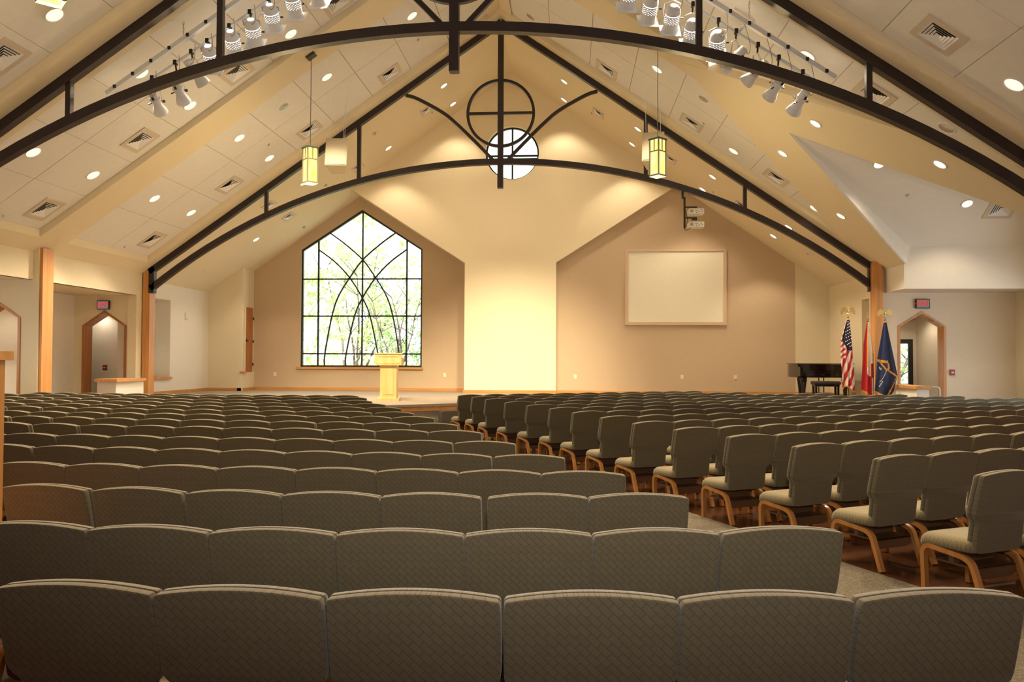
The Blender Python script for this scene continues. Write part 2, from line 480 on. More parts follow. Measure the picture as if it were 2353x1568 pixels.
mb = MB(); mb.box((-14.1, 13, 3.37), (-12.12, 16.85, 3.42)); mb.box((-14.1, 17.45, 3.37), (-12.12, 21.1, 3.42)); mb.box((-16.5, 21.4, 3.0), (-12.3, 22.1, 3.05))
st('ceiling', mb, 'gyp')
mb = MB(); mb.box((-14.1, 12.9, 0), (-12.2, 13.05, 3.5)); st('wall_left', mb, 'cream')
# small lobby behind the left doorway
mb = MB(); mb.box((-16.5, 21.98, 0), (-12.85, 22.08, 3.05)); mb.box((-16.6, 21.3, 0), (-16.5, 22.1, 3.05)); mb.box((-16.6, 21.3, 0), (-14.15, 21.42, 3.05)); mb.box((-12.86, 21.7, 0), (-12.3, 22.08, 3.05))
st('wall_left', mb, 'pale')
# platform: left wall with deep window niche, pier, left wall behind window_1, right walls
st('wall_left', MB().prism([(21.4, 0), (26.0, 0), (26.0, 4.2), (21.4, 4.2)], YZ(-12.3), (-.55, 0, 0), holes=[[(21.95, 1.02), (23.31, 1.02), (23.31, 3.39), (21.95, 3.39)]]), 'pale')
st('wall_left', MB().prism([(22.0, 0), (23.4, 0), (23.4, 3.5), (22.0, 3.5)], YZ(-12.9), (-.1, 0, 0), holes=[[(22.15, 1.02), (23.25, 1.02), (23.25, 2.2), (22.15, 2.2)]]), 'pale')
st('wall_left', MB().prism([(-12.35, .4), (-11.1, .4), (-11.1, roofz(-11.1) + .1), (-12.35, roofz(-12.35) + .1)], XZ(25.85), (0, 1.2, 0)), 'cream')
st('wall_left', MB().box((-11.25, 25.82, .5), (-11.06, 26.86, 1.13)), 'cream')
WB = [(-9.4, 1.32), (-5.09, 1.32), (-5.09, 5.44), (-7.24, 6.84), (-9.4, 5.44)]
st('wall_back', MB().prism([(-11.2, .4), (-3.3, .4), (-3.3, roofz(-3.3) + .1), (-11.2, roofz(-11.2) + .1)], XZ(26.8), (0, .25, 0), holes=[WB]), 'tan')
st('wall_back', MB().prism([(-.6, .4), (7.275, .4), (7.275, roofz(7.275) + .1), (-.6, roofz(-.6) + .1)], XZ(25.72), (0, .2, 0)), 'tan')
st('wall_back', MB().prism([(7.275, .4), (8.5, .4), (8.5, roofz(8.5) + .1), (7.275, roofz(7.275) + .1)], XZ(25.72), (0, .2, 0)), 'cream')
st('wall_right', MB().prism([(21.3, 0), (26, 0), (26, 4.2), (21.3, 4.2)], YZ(8.35), (.25, 0, 0), holes=[[(21.7, 1.02), (22.95, 1.02), (22.95, 3.35), (21.7, 3.35)]]), 'cream')
st('wall_right', MB().box((8.61, 21.53, 0), (8.64, 26, 4.2)), 'tan')
# tall light panel with flaring gable shoulders and a round opening
def circ(cx, cz, r, n=48): return [(cx + r * cos(2 * pi * i / n), cz + r * sin(2 * pi * i / n)) for i in range(n)]
PL = [(-3.43, .4), (-.42, .4), (-.42, 4.79), (3.55, roofz(3.55) + .02), (3.55, roofz(3.55) + .1), (XA, ZS + .1), (-7.33, roofz(-7.33) + .1), (-7.33, roofz(-7.33) + .02), (-3.43, 4.79)]
RWC = (-1.88, 8.42)
st('wall_back', MB().prism(PL, XZ(25.5), (0, .3, 0), holes=[circ(*RWC, .885)]), 'panel')
mb = MB()
mb.box((-3.43, 25.7, .4), (-3.3, 26.85, 4.83))
mb.add([(-3.43, 25.7, 4.79), (-3.43, 26.85, 4.79), (-7.33, 26.85, roofz(-7.33)), (-7.33, 25.7, roofz(-7.33)), (-3.43, 25.7, 4.89), (-3.43, 26.85, 4.89), (-7.33, 26.85, roofz(-7.33) + .1), (-7.33, 25.7, roofz(-7.33) + .1)],
       [(0, 1, 2, 3), (7, 6, 5, 4), (0, 4, 5, 1), (1, 5, 6, 2), (2, 6, 7, 3), (3, 7, 4, 0)])
st('wall_back', mb, 'tan')
# unseen lids added over side rooms against daylight; lobby walls behind right doorway
mb = MB(); mb.box((-16.8, -5.3, 4.25), (-11.9, 26.0, 4.3)); mb.box((8.42, 20.1, 4.2), (13, 26.2, 4.25)); mb.box((-14.6, 12.8, 3.6), (-14.5, 21.3, 4.3)); mb.box((-16.8, 26.0, 0), (-12.8, 26.1, 4.3)); mb.box((-16.8, 21.2, 3.05), (-14, 21.3, 4.3))
mb.box((11.7, 13.9, 4.2), (11.9, 21.5, 7)); mb.box((7.9, 13.98, 4.0), (8.5, 14.12, 4.6))
st('ceiling', mb, 'gyp')
mb = MB(); mb.box((10.08, 21.5, 0), (10.2, 23.5, 3.1)); mb.box((8.8, 21.5, 3.0), (11.7, 23.7, 3.05)); mb.box((8.645, 21.53, 0), (8.66, 23.5, 3.05))
mb.prism([(8.65, 0), (10.2, 0), (10.2, 3.1), (8.65, 3.1)], XZ(23.5), (0, .1, 0), holes=[[(8.95, .02), (9.97, .02), (9.97, 2.24), (8.95, 2.24)]])
st('wall_right', mb, 'beige')

# --- wooden casings of the pointed doorways
def casing(name, cx, hw, sp, ap, y, depth, m='oak'):
    w = .06; mb = MB()
    ou = [(cx - hw, 0), (cx - hw, sp), (cx, ap), (cx + hw, sp), (cx + hw, 0)]
    k = w * .85
    inn = [(cx - hw + w, 0), (cx - hw + w, sp - k * .3), (cx, ap - w * 1.2), (cx + hw - w, sp - k * .3), (cx + hw - w, 0)]
    mb.prism(ou + inn[::-1], XZ(y - .02), (0, depth + .04, 0)); return st(name, mb, m)
casing('trim_1', RC, RHW + .05, RSP + .03, RAP + .06, 21.2, .32)
casing('trim_2', LC, LHW + .02, LSP + .02, LAP + .04, 21.1, .34, 'cherry')
casing('trim_3', LC, LHW + .02, LSP + .02, LAP + .04, 16.85, .6)
# baseboards of the platform
for n, lo, hi in (('baseboard_left', (-12.3, 21.5, .5), (-12.27, 25.85, .6)), ('baseboard_left', (-12.3, 25.82, .5), (-11.1, 25.85, .6)), ('baseboard_left', (-11.06, 25.85, .5), (-11.03, 26.8, .6)),
                  ('baseboard_back', (-11.1, 26.77, .5), (-3.43, 26.8, .6)), ('baseboard_back', (-3.46, 25.5, .5), (-3.43, 26.8, .6)), ('baseboard_back', (-3.46, 25.47, .5), (-.42, 25.5, .6)),
                  ('baseboard_back', (-.42, 25.69, .5), (8.35, 25.72, .6)), ('baseboard_right', (8.32, 21.5, .5), (8.35, 25.72, .6))):
    st(n, MB().box(lo, hi), 'oakx')

# --- raised platform
t = thing('stage', 'raised carpeted platform with oak fascia in front of the back wall', 'stage', (0, 0, 0))
FR = [(-12.295, 21.66), (-11.83, 21.64), (-11.83, 20.8), (-9.4, 18.6), (-6.2, 18.0), (-4.3, 18.35), (-2.8, 19.5), (1.6, 21.7), (5.4, 20.6), (7.7, 20.1), (7.9, 21.0), (7.9, 21.53), (8.345, 21.56)]
DECK = FR + [(8.345, 25.715), (-.415, 25.715), (-.415, 25.495), (-3.435, 25.495), (-3.435, 26.795), (-11.04, 26.795), (-11.04, 25.815), (-12.295, 25.845)]
MB().prism(DECK, XY(.44), (0, 0, .06)).build('deck', 'stagecarpet', t)
def inset(pts, d):
    o = []
    for i, p in enumerate(pts):
        a = Vector(pts[max(i - 1, 0)]); b = Vector(pts[min(i + 1, len(pts) - 1)]); dr = (b - a).normalized(); o.append((p[0] - dr.y * d, p[1] + dr.x * d))
    return o
f0, f1 = inset(FR, .02), inset(FR, .06)
MB().prism(f0 + f1[::-1], XY(.33), (0, 0, .11)).build('fascia', 'oakx', t)
f0, f1 = inset(FR, .22), inset(FR, .27)
MB().prism(f0 + f1[::-1], XY(FZ), (0, 0, .33 - FZ)).build('riser', 'cream', t)
mxs = Matrix.Translation((-3.0, 19.22, 0)) @ Matrix.Rotation(radians(37.5), 4, 'Z')
MB().box((-.22, -.12, FZ), (.25, .05, .325), mx=mxs).build('riser_carpet', 'carpet', t)
mxs = Matrix.Translation((-4.15, 18.30, 0)) @ Matrix.Rotation(radians(37.5), 4, 'Z')
MB().box((-.35, -.12, FZ), (.12, .1, .27), mx=mxs).build('step', 'carpet', t)

# --- carpets of the aisle and of the cross aisle behind the right block
mb = MB()
lf = [(-4.55, 17.6), (-3.0, 13.4), (-1.32, 9.3), (-.4, 7.4), (.82, 4.55), (1.6, 2.6), (2.2, 0.4), (2.2, -4.5)]
rt = [(8.2, -4.5), (8.2, 8.1), (2.98, 5.45), (-2.45, 17.1), (-3.3, 18.5)]
mb.prism(lf + rt, XY(FZ + .001), (0, 0, .008))
tag(mb.build('aisle_carpet', 'carpet'), 'grey speckled carpet running down the aisle between the chair blocks', 'carpet')
# ------------------------------------------------------------------ windows and doors
def seg(mb, pts, w, d, y): return mb.sweep([(p[0], y, p[1]) for p in pts], d, w, side=(0, 1, 0))


def smoothpts(pts, n=6):
    out = []
    P = [Vector(p) for p in pts]
    for i in range(len(P) - 1):
        p0, p1, p2, p3 = P[max(i - 1, 0)], P[i], P[i + 1], P[min(i + 2, len(P) - 1)]
        for k in range(n):
            t = k / n
            out.append(.5 * ((2 * p1) + (p2 - p0) * t + (2 * p0 - 5 * p1 + 4 * p2 - p3) * t * t + (3 * p1 - p0 - 3 * p2 + p3) * t ** 3))
    out.append(P[-1]); return [tuple(p) for p in out]


w1 = MB(); ring = WB
inn = [(-9.34, 1.38), (-5.15, 1.38), (-5.15, 5.41), (-7.24, 6.76), (-9.34, 5.41)]
w1.prism(WB, XZ(26.86), (0, .1, 0), holes=[inn])
win = structure(w1.build('window_1', 'frame'))
mb = MB()
seg(mb, [(-8.8, 1.35), (-8.8, 5.78)], .055, .07, 26.9); seg(mb, [(-5.65, 1.35), (-5.65, 5.78)], .055, .07, 26.9); seg(mb, [(-7.225, 1.35), (-7.225, 6.8)], .05, .07, 26.9)
for z in (1.78, 3.105, 4.41): seg(mb, [(-9.38, z), (-5.12, z)], .05, .07, 26.9)
mb.build('window_bars', 'frame', win)
mb = MB()
arcs = [[(-8.56, 1.35), (-8.55, 1.78), (-8.31, 3.11), (-8.07, 3.83), (-7.67, 4.48), (-7.23, 5.08), (-6.62, 5.62), (-6.06, 6.03)],
        [(-7.80, 1.35), (-7.79, 1.78), (-7.5, 3.11), (-7.22, 3.75), (-6.76, 4.46), (-6.25, 5.0), (-5.66, 5.44)]]
for a in arcs:
    a = smoothpts(a); seg(mb, a, .045, .06, 26.9); seg(mb, [(-14.45 - p[0], p[1]) for p in a], .045, .06, 26.9)
mb.build('window_tracery', 'frame', win)
MB().prism(inn, XZ(26.93), (0, .006, 0)).build('window_pane', 'glass', win)
st('trim_4', MB().box((-9.53, 26.7, 1.25), (-5.05, 26.86, 1.32)), 'oakx')

w2 = MB(); w2.prism(circ(*RWC, .885), XZ(25.66), (0, .08, 0), holes=[circ(*RWC, .83)])
rw = structure(w2.build('window_2', 'frame'))
mb = MB(); seg(mb, [(-1.88, 7.56), (-1.88, 9.28)], .06, .06, 25.7); seg(mb, [(-2.74, 8.36), (-1.02, 8.36)], .06, .06, 25.7); seg(mb, [(-2.74, 8.27), (-1.02, 8.27)], .03, .06, 25.7)
mb.build('window_bars', 'frame', rw)
MB().prism(circ(*RWC, .84), XZ(25.71), (0, .006, 0)).build('window_pane', 'glass', rw)

w3 = MB(); w3.prism([(22.15, 1.02), (23.25, 1.02), (23.25, 2.2), (22.15, 2.2)], YZ(-12.92), (-.05, 0, 0), holes=[[(22.2, 1.08), (23.2, 1.08), (23.2, 2.05), (22.2, 2.05)]])
w3 = structure(w3.build('window_3', 'frame')); MB().box((-12.945, 22.2, 1.08), (-12.94, 23.2, 2.05)).build('window_pane', 'glass', w3)
st('trim_5', MB().box((-12.86, 21.93, .96), (-12.24, 23.36, 1.03)), 'oak')
st('trim_6', MB().box((8.29, 21.68, .96), (8.605, 22.97, 1.03)), 'oak')

# orange wood door in the pier's return
d = structure(MB().box((-11.12, 26.02, 1.13), (-11.07, 26.66, 3.37)).build('door_1', 'cherry'))
MB().box((-11.09, 25.99, 1.1), (-11.05, 26.03, 3.4)).build('door_frame', 'cream', d)
mb = MB(); mb.box((-11.07, 26.08, 2.18), (-11.03, 26.13, 2.26)); mb.box((-11.03, 26.06, 2.2), (-11.01, 26.22, 2.225)); mb.build('door_handle', 'black', d)
for z in (1.4, 2.2, 3.0): MB().box((-11.085, 26.655, z - .05), (-11.04, 26.70, z + .05)).build('hinge', 'black', d)
st('trim_7', MB().box((-11.15, 25.80, 1.1), (-11.0, 26.05, 1.16)), 'oak')

# glazed door behind the right doorway
d = structure(MB().prism([(8.95, FZ), (9.97, FZ), (9.97, 2.24), (8.95, 2.24)], XZ(23.46), (0, .06, 0), holes=[[(9.1, .95), (9.84, .95), (9.84, 2.11), (9.1, 2.11)], [(9.1, .15), (9.84, .15), (9.84, .88), (9.1, .88)]]).build('door_2', 'frame'))
MB().box((9.1, 23.485, .15), (9.84, 23.49, 2.11)).build('door_pane', 'glass', d)
MB().box((9.7, 23.42, .9), (9.84, 23.46, .94)).build('door_handle', 'silver', d)
# lobby door edge behind the left doorway
d = structure(MB().box((-12.90, 21.9, FZ), (-12.86, 21.98, 2.2)).build('door_3', 'white'))

# ------------------------------------------------------------------ steel trusses
def truss(y, label):
    t = thing('roof_truss', label, 'truss', (XA, y, 0), group='brown steel roof trusses')
    D = .15
    def P(pts): return [(o, 0, z) for o, z in pts]
    for s in (-1, 1):
        MB().sweep(P([(0, 10.96), (s * 10, 10.96 - 6.9)]), D, .175, (0, 1, 0)).build('top_chord', 'steel', t)
        MB().box((s * 9.92 - .08, -D / 2, 3.45), (s * 9.92 + .08, D / 2, 4.2)).build('end_plate', 'steel', t)
        MB().box((s * 3.973 - .05, -.05, 6.6), (s * 3.973 + .05, .05, 8.2)).build('post', 'steel', t)
        MB().box((s * 6.62 - .045, -.05, 5.66), (s * 6.62 + .045, .05, 6.36)).build('post', 'steel', t)
        br = smoothpts([(s * 2.66, 8.97), (s * 2.32, 8.86), (s * 1.61, 8.46), (s * 1.19, 8.11), (s * .78, 7.71), (s * .45, 7.375), (s * .17, 7.08)], 5)
        MB().sweep(P(br), .08, .085, (0, 1, 0)).build('curved_brace', 'steel', t)
    R = 15.94; z0 = 7.147 - .08
    arc = []
    for i in range(49):
        o = -9.95 + 19.9 * i / 48; arc.append((o, z0 - (R - sqrt(R * R - o * o))))
    MB().sweep(P(arc), D, .16, (0, 1, 0)).build('bottom_arch', 'steel', t)
    MB().box((-.078, -D / 2 - .004, 6.33), (.078, D / 2 + .004, 10.95)).build('king_post', 'steel', t)
    MB().sweep([(.915 * cos(2 * pi * i / 64), 0, 8.415 + .915 * sin(2 * pi * i / 64)) for i in range(64)], .09, .075, (0, 1, 0), closed=True).build('ring', 'steel', t)
    MB().box((-.9, -.035, 8.38), (.9, .035, 8.45)).build('ring_crossbar', 'steel', t)
    return t
truss(YT1, 'brown steel arched truss with ring, the nearer and larger of two')
truss(YT2, 'brown steel arched truss with ring, the farther one before the platform')

# wood pilasters
def pil(lo, hi, label): tag(MB().box(lo, hi).build('wooden_column', 'oak'), label, 'column', 'oak pilasters on the side walls')
pil((-11.965, 16.83, FZ), (-11.89, 17.2, 4.09), 'oak pilaster on the left wall under the lantern beam')
pil((-12.06, 21.3, FZ), (-11.86, 21.6, 4.2), 'oak pilaster under the left end of the farther truss')
pil((7.97, 21.02, FZ), (8.18, 21.3, 4.2), 'oak pilaster under the right end of the truss behind the flags')

# low walls with oak caps
def half_wall(lo, hi, label):
    t = thing('half_wall', label, 'low wall', ((lo[0] + hi[0]) / 2, (lo[1] + hi[1]) / 2, FZ), group='low walls with oak caps')
    a, b = (hi[0] - lo[0]) / 2, (hi[1] - lo[1]) / 2
    MB().box((-a, -b, 0), (a, b, lo[2] - FZ - .07)).build('wall_body', 'pale', t)
    MB().box((-a - .05, -b - .05, lo[2] - FZ - .07), (a + .05, b + .05, lo[2] - FZ)).build('cap', 'oak', t)
half_wall((-12.05, 19.2, 1.06), (-11.55, 20.5, 1.06), 'low pale wall with oak cap below the left doorway')
half_wall((8.41, 19.6, 1.0), (8.70, 21.0, 1.0), 'low pale wall with oak cap beside the right doorway and flags')
t = thing('handrail', 'thin grey handrail post in front of the right doorway', 'handrail', (8.95, 19.6, FZ))
MB().tube([(0, 0, 0), (0, 0, 1.05)], .02).build('post', 'silver', t)
MB().tube([(0, 0, 1.05), (0, .05, 1.08), (0, 1.3, 1.08)], .02).build('rail', 'silver', t)
# wooden booth end at the left edge of the picture
t = thing('booth_wall', 'wooden booth wall with thick cap at the left edge', 'partition', (-3.98, 4.0, 0))
MB().box((-.8, -.1, FZ), (.89, .08, 1.585)).build('wall_panel', 'oak', t)
MB().box((-.85, -.14, 1.585), (.91, .12, 1.635)).build('cap', 'oakx', t)

# ------------------------------------------------------------------ things on the walls
def textmesh(body, size, depth):
    cu = bpy.data.curves.new('lettering', 'FONT'); cu.body = body; cu.size = size; cu.extrude = depth; cu.align_x = 'CENTER'; cu.align_y = 'CENTER'
    o = bpy.data.objects.new('lettering', cu); COL.objects.link(o)
    dg = bpy.context.evaluated_depsgraph_get(); me = bpy.data.meshes.new_from_object(o.evaluated_get(dg))
    bpy.data.objects.remove(o); return me
def exit_sign(loc, label, rz=0):
    t = thing('exit_sign', label, 'exit sign', loc, rz, 'exit signs above pointed doorways')
    MB().box((-.175, -.02, -.125), (.175, .05, .125)).build('housing', 'black', t)
    MB().box((-.155, -.026, -.105), (.155, -.018, .105)).build('face', 'exitface', t)
    me = textmesh('EXIT', .185, .004)
    for v in me.vertices: v.co.x *= .78; v.co.y *= 1.05
    o = bpy.data.objects.new('lettering', me); COL.objects.link(o); o.parent = t; o.location = (.005, -.03, 0); o.rotation_euler = (pi / 2, 0, 0); me.materials.clear(); me.materials.append(M['exitred'])
    MB().lathe([(.0, -.012), (.012, -.012), (.012, .012), (0, .012)], (-.18, -.01, 0), 10).build('indicator_lamp', 'exitred', t)
exit_sign((9.24, 21.14, 3.11), 'lit red EXIT sign above the pointed doorway on the right')
exit_sign((-13.06, 21.03, 3.09), 'lit red EXIT sign above the pointed doorway on the left')
def alarm(loc, label):
    t = thing('fire_alarm', label, 'fire alarm', loc)
    MB().box((-.055, -.05, -.075), (.055, 0, .075)).build('case', 'red', t); MB().box((-.03, -.058, -.02), (.03, -.05, .012)).build('pull_bar', 'plate', t)
alarm((9.985, 21.2, 1.315), 'red fire alarm pull box right of the right doorway')
alarm((-13.55, 21.98, 1.32), 'red fire alarm pull box seen through the left doorway')
for x, y, lb in ((-10.3, 26.8, 'white wall outlet left of the tall window'), (-4.28, 26.8, 'white wall outlet right of the tall window'), (.21, 25.72, 'white wall outlet next to the bright panel'),
                 (3.67, 25.72, 'white wall outlet below the projection screen'), (5.37, 25.72, 'white wall outlet between screen and piano')):
    t = thing('wall_outlet', lb, 'outlet', (x, y, 1.06), group='white outlets on the back wall')
    MB().box((-.045, -.012, -.065), (.045, 0, .065)).build('cover_plate', 'plate', t)
    for z in (-.025, .025): MB().box((-.018, -.015, z - .015), (.018, -.011, z + .015)).build('socket', 'offwhite', t)
t = thing('wall_speaker', 'small white wall box high on the wall left of the platform', 'wall box', (-12.3, 24.3, 2.98))
MB().box((0, -.09, -.1), (.05, .09, .1)).build('case', 'white', t); MB().box((.05, -.07, -.08), (.056, .07, .08)).build('grille', 'plate', t)
# projection screen
t = thing('projection_screen', 'large white projection screen in a tan frame right of the panel', 'screen', (3.46, 25.72, 3.985))
MB().prism([(-1.63, -1.24), (1.63, -1.24), (1.63, 1.24), (-1.63, 1.24)], XZ(-.07), (0, .07, 0), holes=[[(-1.53, -1.14), (1.53, -1.14), (1.53, 1.17), (-1.53, 1.17)]]).build('frame', 'screenframe', t)
MB().box((-1.54, -.035, -1.15), (1.54, -.02, 1.18)).build('screen_surface', 'screen', t)

# ------------------------------------------------------------------ lectern, piano, bench, flags
t = thing('lectern', 'light maple lectern with raised panels on the front of the platform', 'lectern', (-4.76, 20.46, .5), radians(6))
MB().box((-.29, -.27, 0), (.29, .27, .075)).build('base', 'maple', t)
col = MB().box((-.215, -.16, .075), (.215, .22, .93)).build('column', 'maple', t)
MB().box((-.13, -.172, .17), (.13, -.158, .84)).build('raised_panel', 'maple', col)
MB().box((-.235, -.18, .90), (.235, .2, .945)).build('neck_moulding', 'maple', t)
mb = MB(); mb.add([(-.35, -.24, .94), (.35, -.24, .94), (.35, .34, .94), (-.35, .34, .94), (-.35, -.24, 1.235), (.35, -.24, 1.235), (.35, .34, 1.06), (-.35, .34, 1.06)], [(0, 3, 2, 1), (4, 5, 6, 7), (0, 1, 5, 4), (1, 2, 6, 5), (2, 3, 7, 6), (3, 0, 4, 7)])
top = mb.build('desk_box', 'maple', t)
MB().prism([(-.30, .985), (.30, .985), (.30, 1.195), (-.30, 1.195)], XZ(-.25), (0, .012, 0), holes=[[(-.27, 1.015), (.27, 1.015), (.27, 1.165), (-.27, 1.165)]]).build('panel_moulding', 'maple', top)
MB().box((-.375, -.265, 1.235), (.375, -.2, 1.262)).build('top_ledge', 'maple', t)

t = thing('grand_piano', 'glossy black grand piano with closed lid beside the flags', 'piano', (7.3, 23.3, .5), 0)
RIM = smoothpts([(-.74, -.35), (-.74, .2), (-.72, .7), (-.62, 1.15), (-.4, 1.45), (-.1, 1.5), (.15, 1.3), (.3, .95), (.5, .7), (.72, .5), (.75, .1), (.75, -.35)], 5)
MB().prism(RIM, XY(.62), (0, 0, .38)).build('case', 'piano', t, 30)
k = MB(); k.prism([(-.74, -.56), (.75, -.56), (.75, -.34), (-.74, -.34)], XY(.66), (0, 0, .10)); k.box((-.74, -.56, .76), (-.66, -.34, .93)); k.box((.67, -.56, .76), (.75, -.34, .93)); k.build('keybed', 'piano', t)
k = MB(); k.sweep([(-.66, -.5, .80), (.67, -.5, .80)], .16, .035, (0, 1, 0)); k.build('fallboard', 'piano', t)
MB().prism([(x * 1.08, (y - .05) * 1.03) for x, y in RIM], XY(1.005), (0, 0, .022)).build('lid', 'piano', t)
for x, y in ((-.58, -.32), (.58, -.32), (-.25, 1.15)):
    MB().lathe([(.045, 0), (.05, .06), (.045, .1), (.055, .25), (.085, .48), (.10, .58), (.085, .64), (.12, .67)], (x, y, 0), 14).build('leg', 'piano', t, 40)
k = MB(); k.box((-.1, -.1, .08), (.1, -.02, .14)); k.tube([(-.07, -.06, .14), (-.07, -.06, .66)], .015); k.tube([(.07, -.06, .14), (.07, -.06, .66)], .015); k.build('pedal_lyre', 'piano', t)
for x in (-.06, 0, .06): MB().box((x - .012, -.2, .06), (x + .012, -.06, .075)).build('pedal', 'brass', t)
t = thing('piano_bench', 'black padded piano bench standing in front of the grand piano', 'bench', (7.14, 22.35, .5))
MB().pad([(-.36, -.17), (.36, -.17), (.36, .17), (-.36, .17)], [(.03, .44), (0, .46), (0, .51), (.03, .535)], lambda u, v, d: (u, v, d)).build('seat', 'blackpad', t, 50)
MB().box((-.33, -.15, .39), (.33, .15, .44)).build('apron', 'piano', t)
for x in (-.3, .3):
    for y in (-.12, .12): MB().box((x - .025, y - .025, 0), (x + .025, y + .025, .4)).build('leg', 'piano', t)

def flagmat(name, c): return mat(name, c, .75, noise=.05, nscale=20)
FM = {'red': flagmat('red_cloth', (.42, .012, .018)), 'white': flagmat('white_cloth', (.72, .62, .50)), 'blue': flagmat('navy_cloth', (.008, .012, .045)), 'royal': flagmat('blue_cloth', (.011, .024, .085)), 'gold': flagmat('gold_fringe', (.62, .27, .02))}
def lerp_pts(t, pts):
    for (a, x), (b, y) in zip(pts, pts[1:]):
        if t <= b: return x + (y - x) * (t - a) / max(b - a, 1e-6)
    return pts[-1][1]
def flag(loc, label, ztop, zlow, left, right, cfun, eagle, folds=3, phase=0, pole_extra=.2):
    t = thing('flag', label, 'flag', loc, group='flags on poles right of the platform')
    MB().tube([(0, 0, .06), (0, 0, ztop + .02)], .016).build('pole', 'rack', t)
    MB().lathe([(.0, 0), (.16, 0), (.165, .02), (.12, .045), (.04, .06), (.03, .12), (0, .12)], (0, 0, 0), 20).build('stand', 'brass', t, 40)
    zt = ztop + .02; f = MB()
    if eagle:
        f.lathe([(.0, 0), (.022, .0), (.014, .04), (.03, .06), (.03, .08), (.012, .1), (.012, .12)], (0, 0, zt), 12)
        f.lathe([(.01, .11), (.035, .15), (.03, .2), (.018, .235), (.024, .255), (.0, .275)], (0, 0, zt), 10)
        for s in (-1, 1):
            f.prism([(0, .15), (s * .05, .235), (s * .10, .26), (s * .155, .235), (s * .185, .15), (s * .175, .05), (s * .15, .11), (s * .135, .07), (s * .115, .14), (s * .085, .12), (s * .04, .15)], lambda a, b: (a, -.01, zt + b), (0, .02, 0))
    else:
        f.lathe([(.0, 0), (.02, 0), (.012, .05), (.028, .07), (.028, .09), (.01, .11), (.024, .14), (.012, .19), (0, .26)], (0, 0, zt), 12)
    f.build('finial', 'brass', t, 40)
    NU, NV = 44, 90; mb = MB(); mats = list(FM.values()); idx = {k: i for i, k in enumerate(FM)}
    vs = []
    for j in range(NV + 1):
        v = j / NV; z = ztop - .02 + (zlow - ztop + .02) * v
        xl, xr = lerp_pts(v, left), lerp_pts(v, right)
        for i in range(NU + 1):
            u = i / NU; amp = .015 + .05 * v
            edge = cos((u - .5) * pi)
            zz = z + .07 * v * sin(u * 5 + phase) * (1 if v > .8 else v)
            vs.append((xl + (xr - xl) * u, -.02 - amp * (edge + .55 * sin(u * folds * 2 * pi + phase + v * 1.2)), zz))
    fs = []; ms = []
    for j in range(NV):
        for i in range(NU):
            a = j * (NU + 1) + i; fs.append((a, a + 1, a + NU + 2, a + NU + 1)); ms.append(idx[cfun((i + .5) / NU, (j + .5) / NV)])
    mb.v = [Vector(v) for v in vs]; mb.f = fs; mb.m = ms
    cloth = mb.build('cloth', mats, t, 60)
    md = cloth.modifiers.new('thick', 'SOLIDIFY'); md.thickness = .004
    return t, cloth
def usa(u, v):
    if v > .975 or v < .02: return 'gold'
    if v < .44 and u > .04 + max(0, v - .27) * 2.6: return 'blue'
    if v < .57 and u < .36: return 'red' if floor((v - .3) * 26 + u * 3) % 2 == 0 else 'white'
    return 'red' if floor((u * 1.0 + v * 2.1) * 4.2) % 2 == 0 else 'white'
fl = (7.2, 20.75, .5)
t, c = flag(fl, 'red, white and blue striped flag with eagle finial, leftmost of three flags', 2.22, .36, [(0, -.03), (.3, -.19), (.55, -.2), (.8, -.17), (1, -.16)], [(0, .03), (.4, .09), (1, .15)], usa, True)
mb = MB()
for i in range(26):
    v = .05 + .34 * i / 25; xl = lerp_pts(v, [(0, -.03), (.3, -.19), (.55, -.2)]); xr = lerp_pts(v, [(0, .03), (.4, .09)]); u = .18 + max(0, v - .25) * 2.2 + ((i * 37) % 10) / 10 * (.75 - max(0, v - .25) * 2.2)
    mb.lathe([(0, -.002), (.015, -.002), (.015, .002), (0, .002)], (0, 0, 0), 8, mx=Matrix.Translation((xl + (xr - xl) * u, -.115 - .04 * v, 2.2 - 1.86 * v)) @ Matrix.Rotation(pi / 2, 4, 'X'))
mb.build('stars', FM['white'], t)
def sal(u, v):
    if v > .97 or (.34 < u < .44 and v < .62): return 'gold'
    if u < .34 + .05 * v or (v > .72 and u < .75): return 'red'
    if u > .7 and .55 < v < .75: return 'red'
    if u > .9 and .42 < v < .52: return 'red'
    return 'white'
flag((7.71, 20.8, .5), 'red and white flag with gold fringe and spear finial, between two others', 2.12, .22, [(0, -.03), (.3, -.12), (1, -.2)], [(0, .03), (.4, .14), (1, .16)], sal, False, 2.4, 1.0)
def navy(u, v):
    if v > .965 or v < .02: return 'gold'
    if .52 < v < .555 and u < .62: return 'gold'
    if .55 < v < .66 and abs(u - (.15 + (v - .55) * 3.2)) < .05: return 'gold'
    if .55 < v < .63 and abs(u - .62) < .05: return 'gold'
    if .62 < v < .76 and abs(u - (.5 + (v - .62) * 3.4)) < .045: return 'gold'
    if .76 < v and abs(u - (.97 - (v - .76) * 1.7)) < .035: return 'gold'
    return 'royal' if u < .55 else 'blue'
NL, NR = [(0, -.03), (.5, -.2), (1, -.27)], [(0, .03), (.3, .14), (.74, .31), (1, .2)]
t, c = flag((8.07, 20.62, .5), 'dark blue flag with gold fringe and eagle finial, rightmost of three flags', 2.15, .22, NL, NR, navy, True, 2.2, 2.0)
mb = MB()
for pts in ([(.10, 1.50), (.12, 1.42), (.15, 1.34), (.19, 1.26), (.235, 1.22)], [(-.03, .86), (-.08, .74), (-.14, .64), (-.2, .57)]):
    mb.sweep([(x, -.165, z) for x, z in smoothpts(pts, 4)], .006, .009, (0, 1, 0))
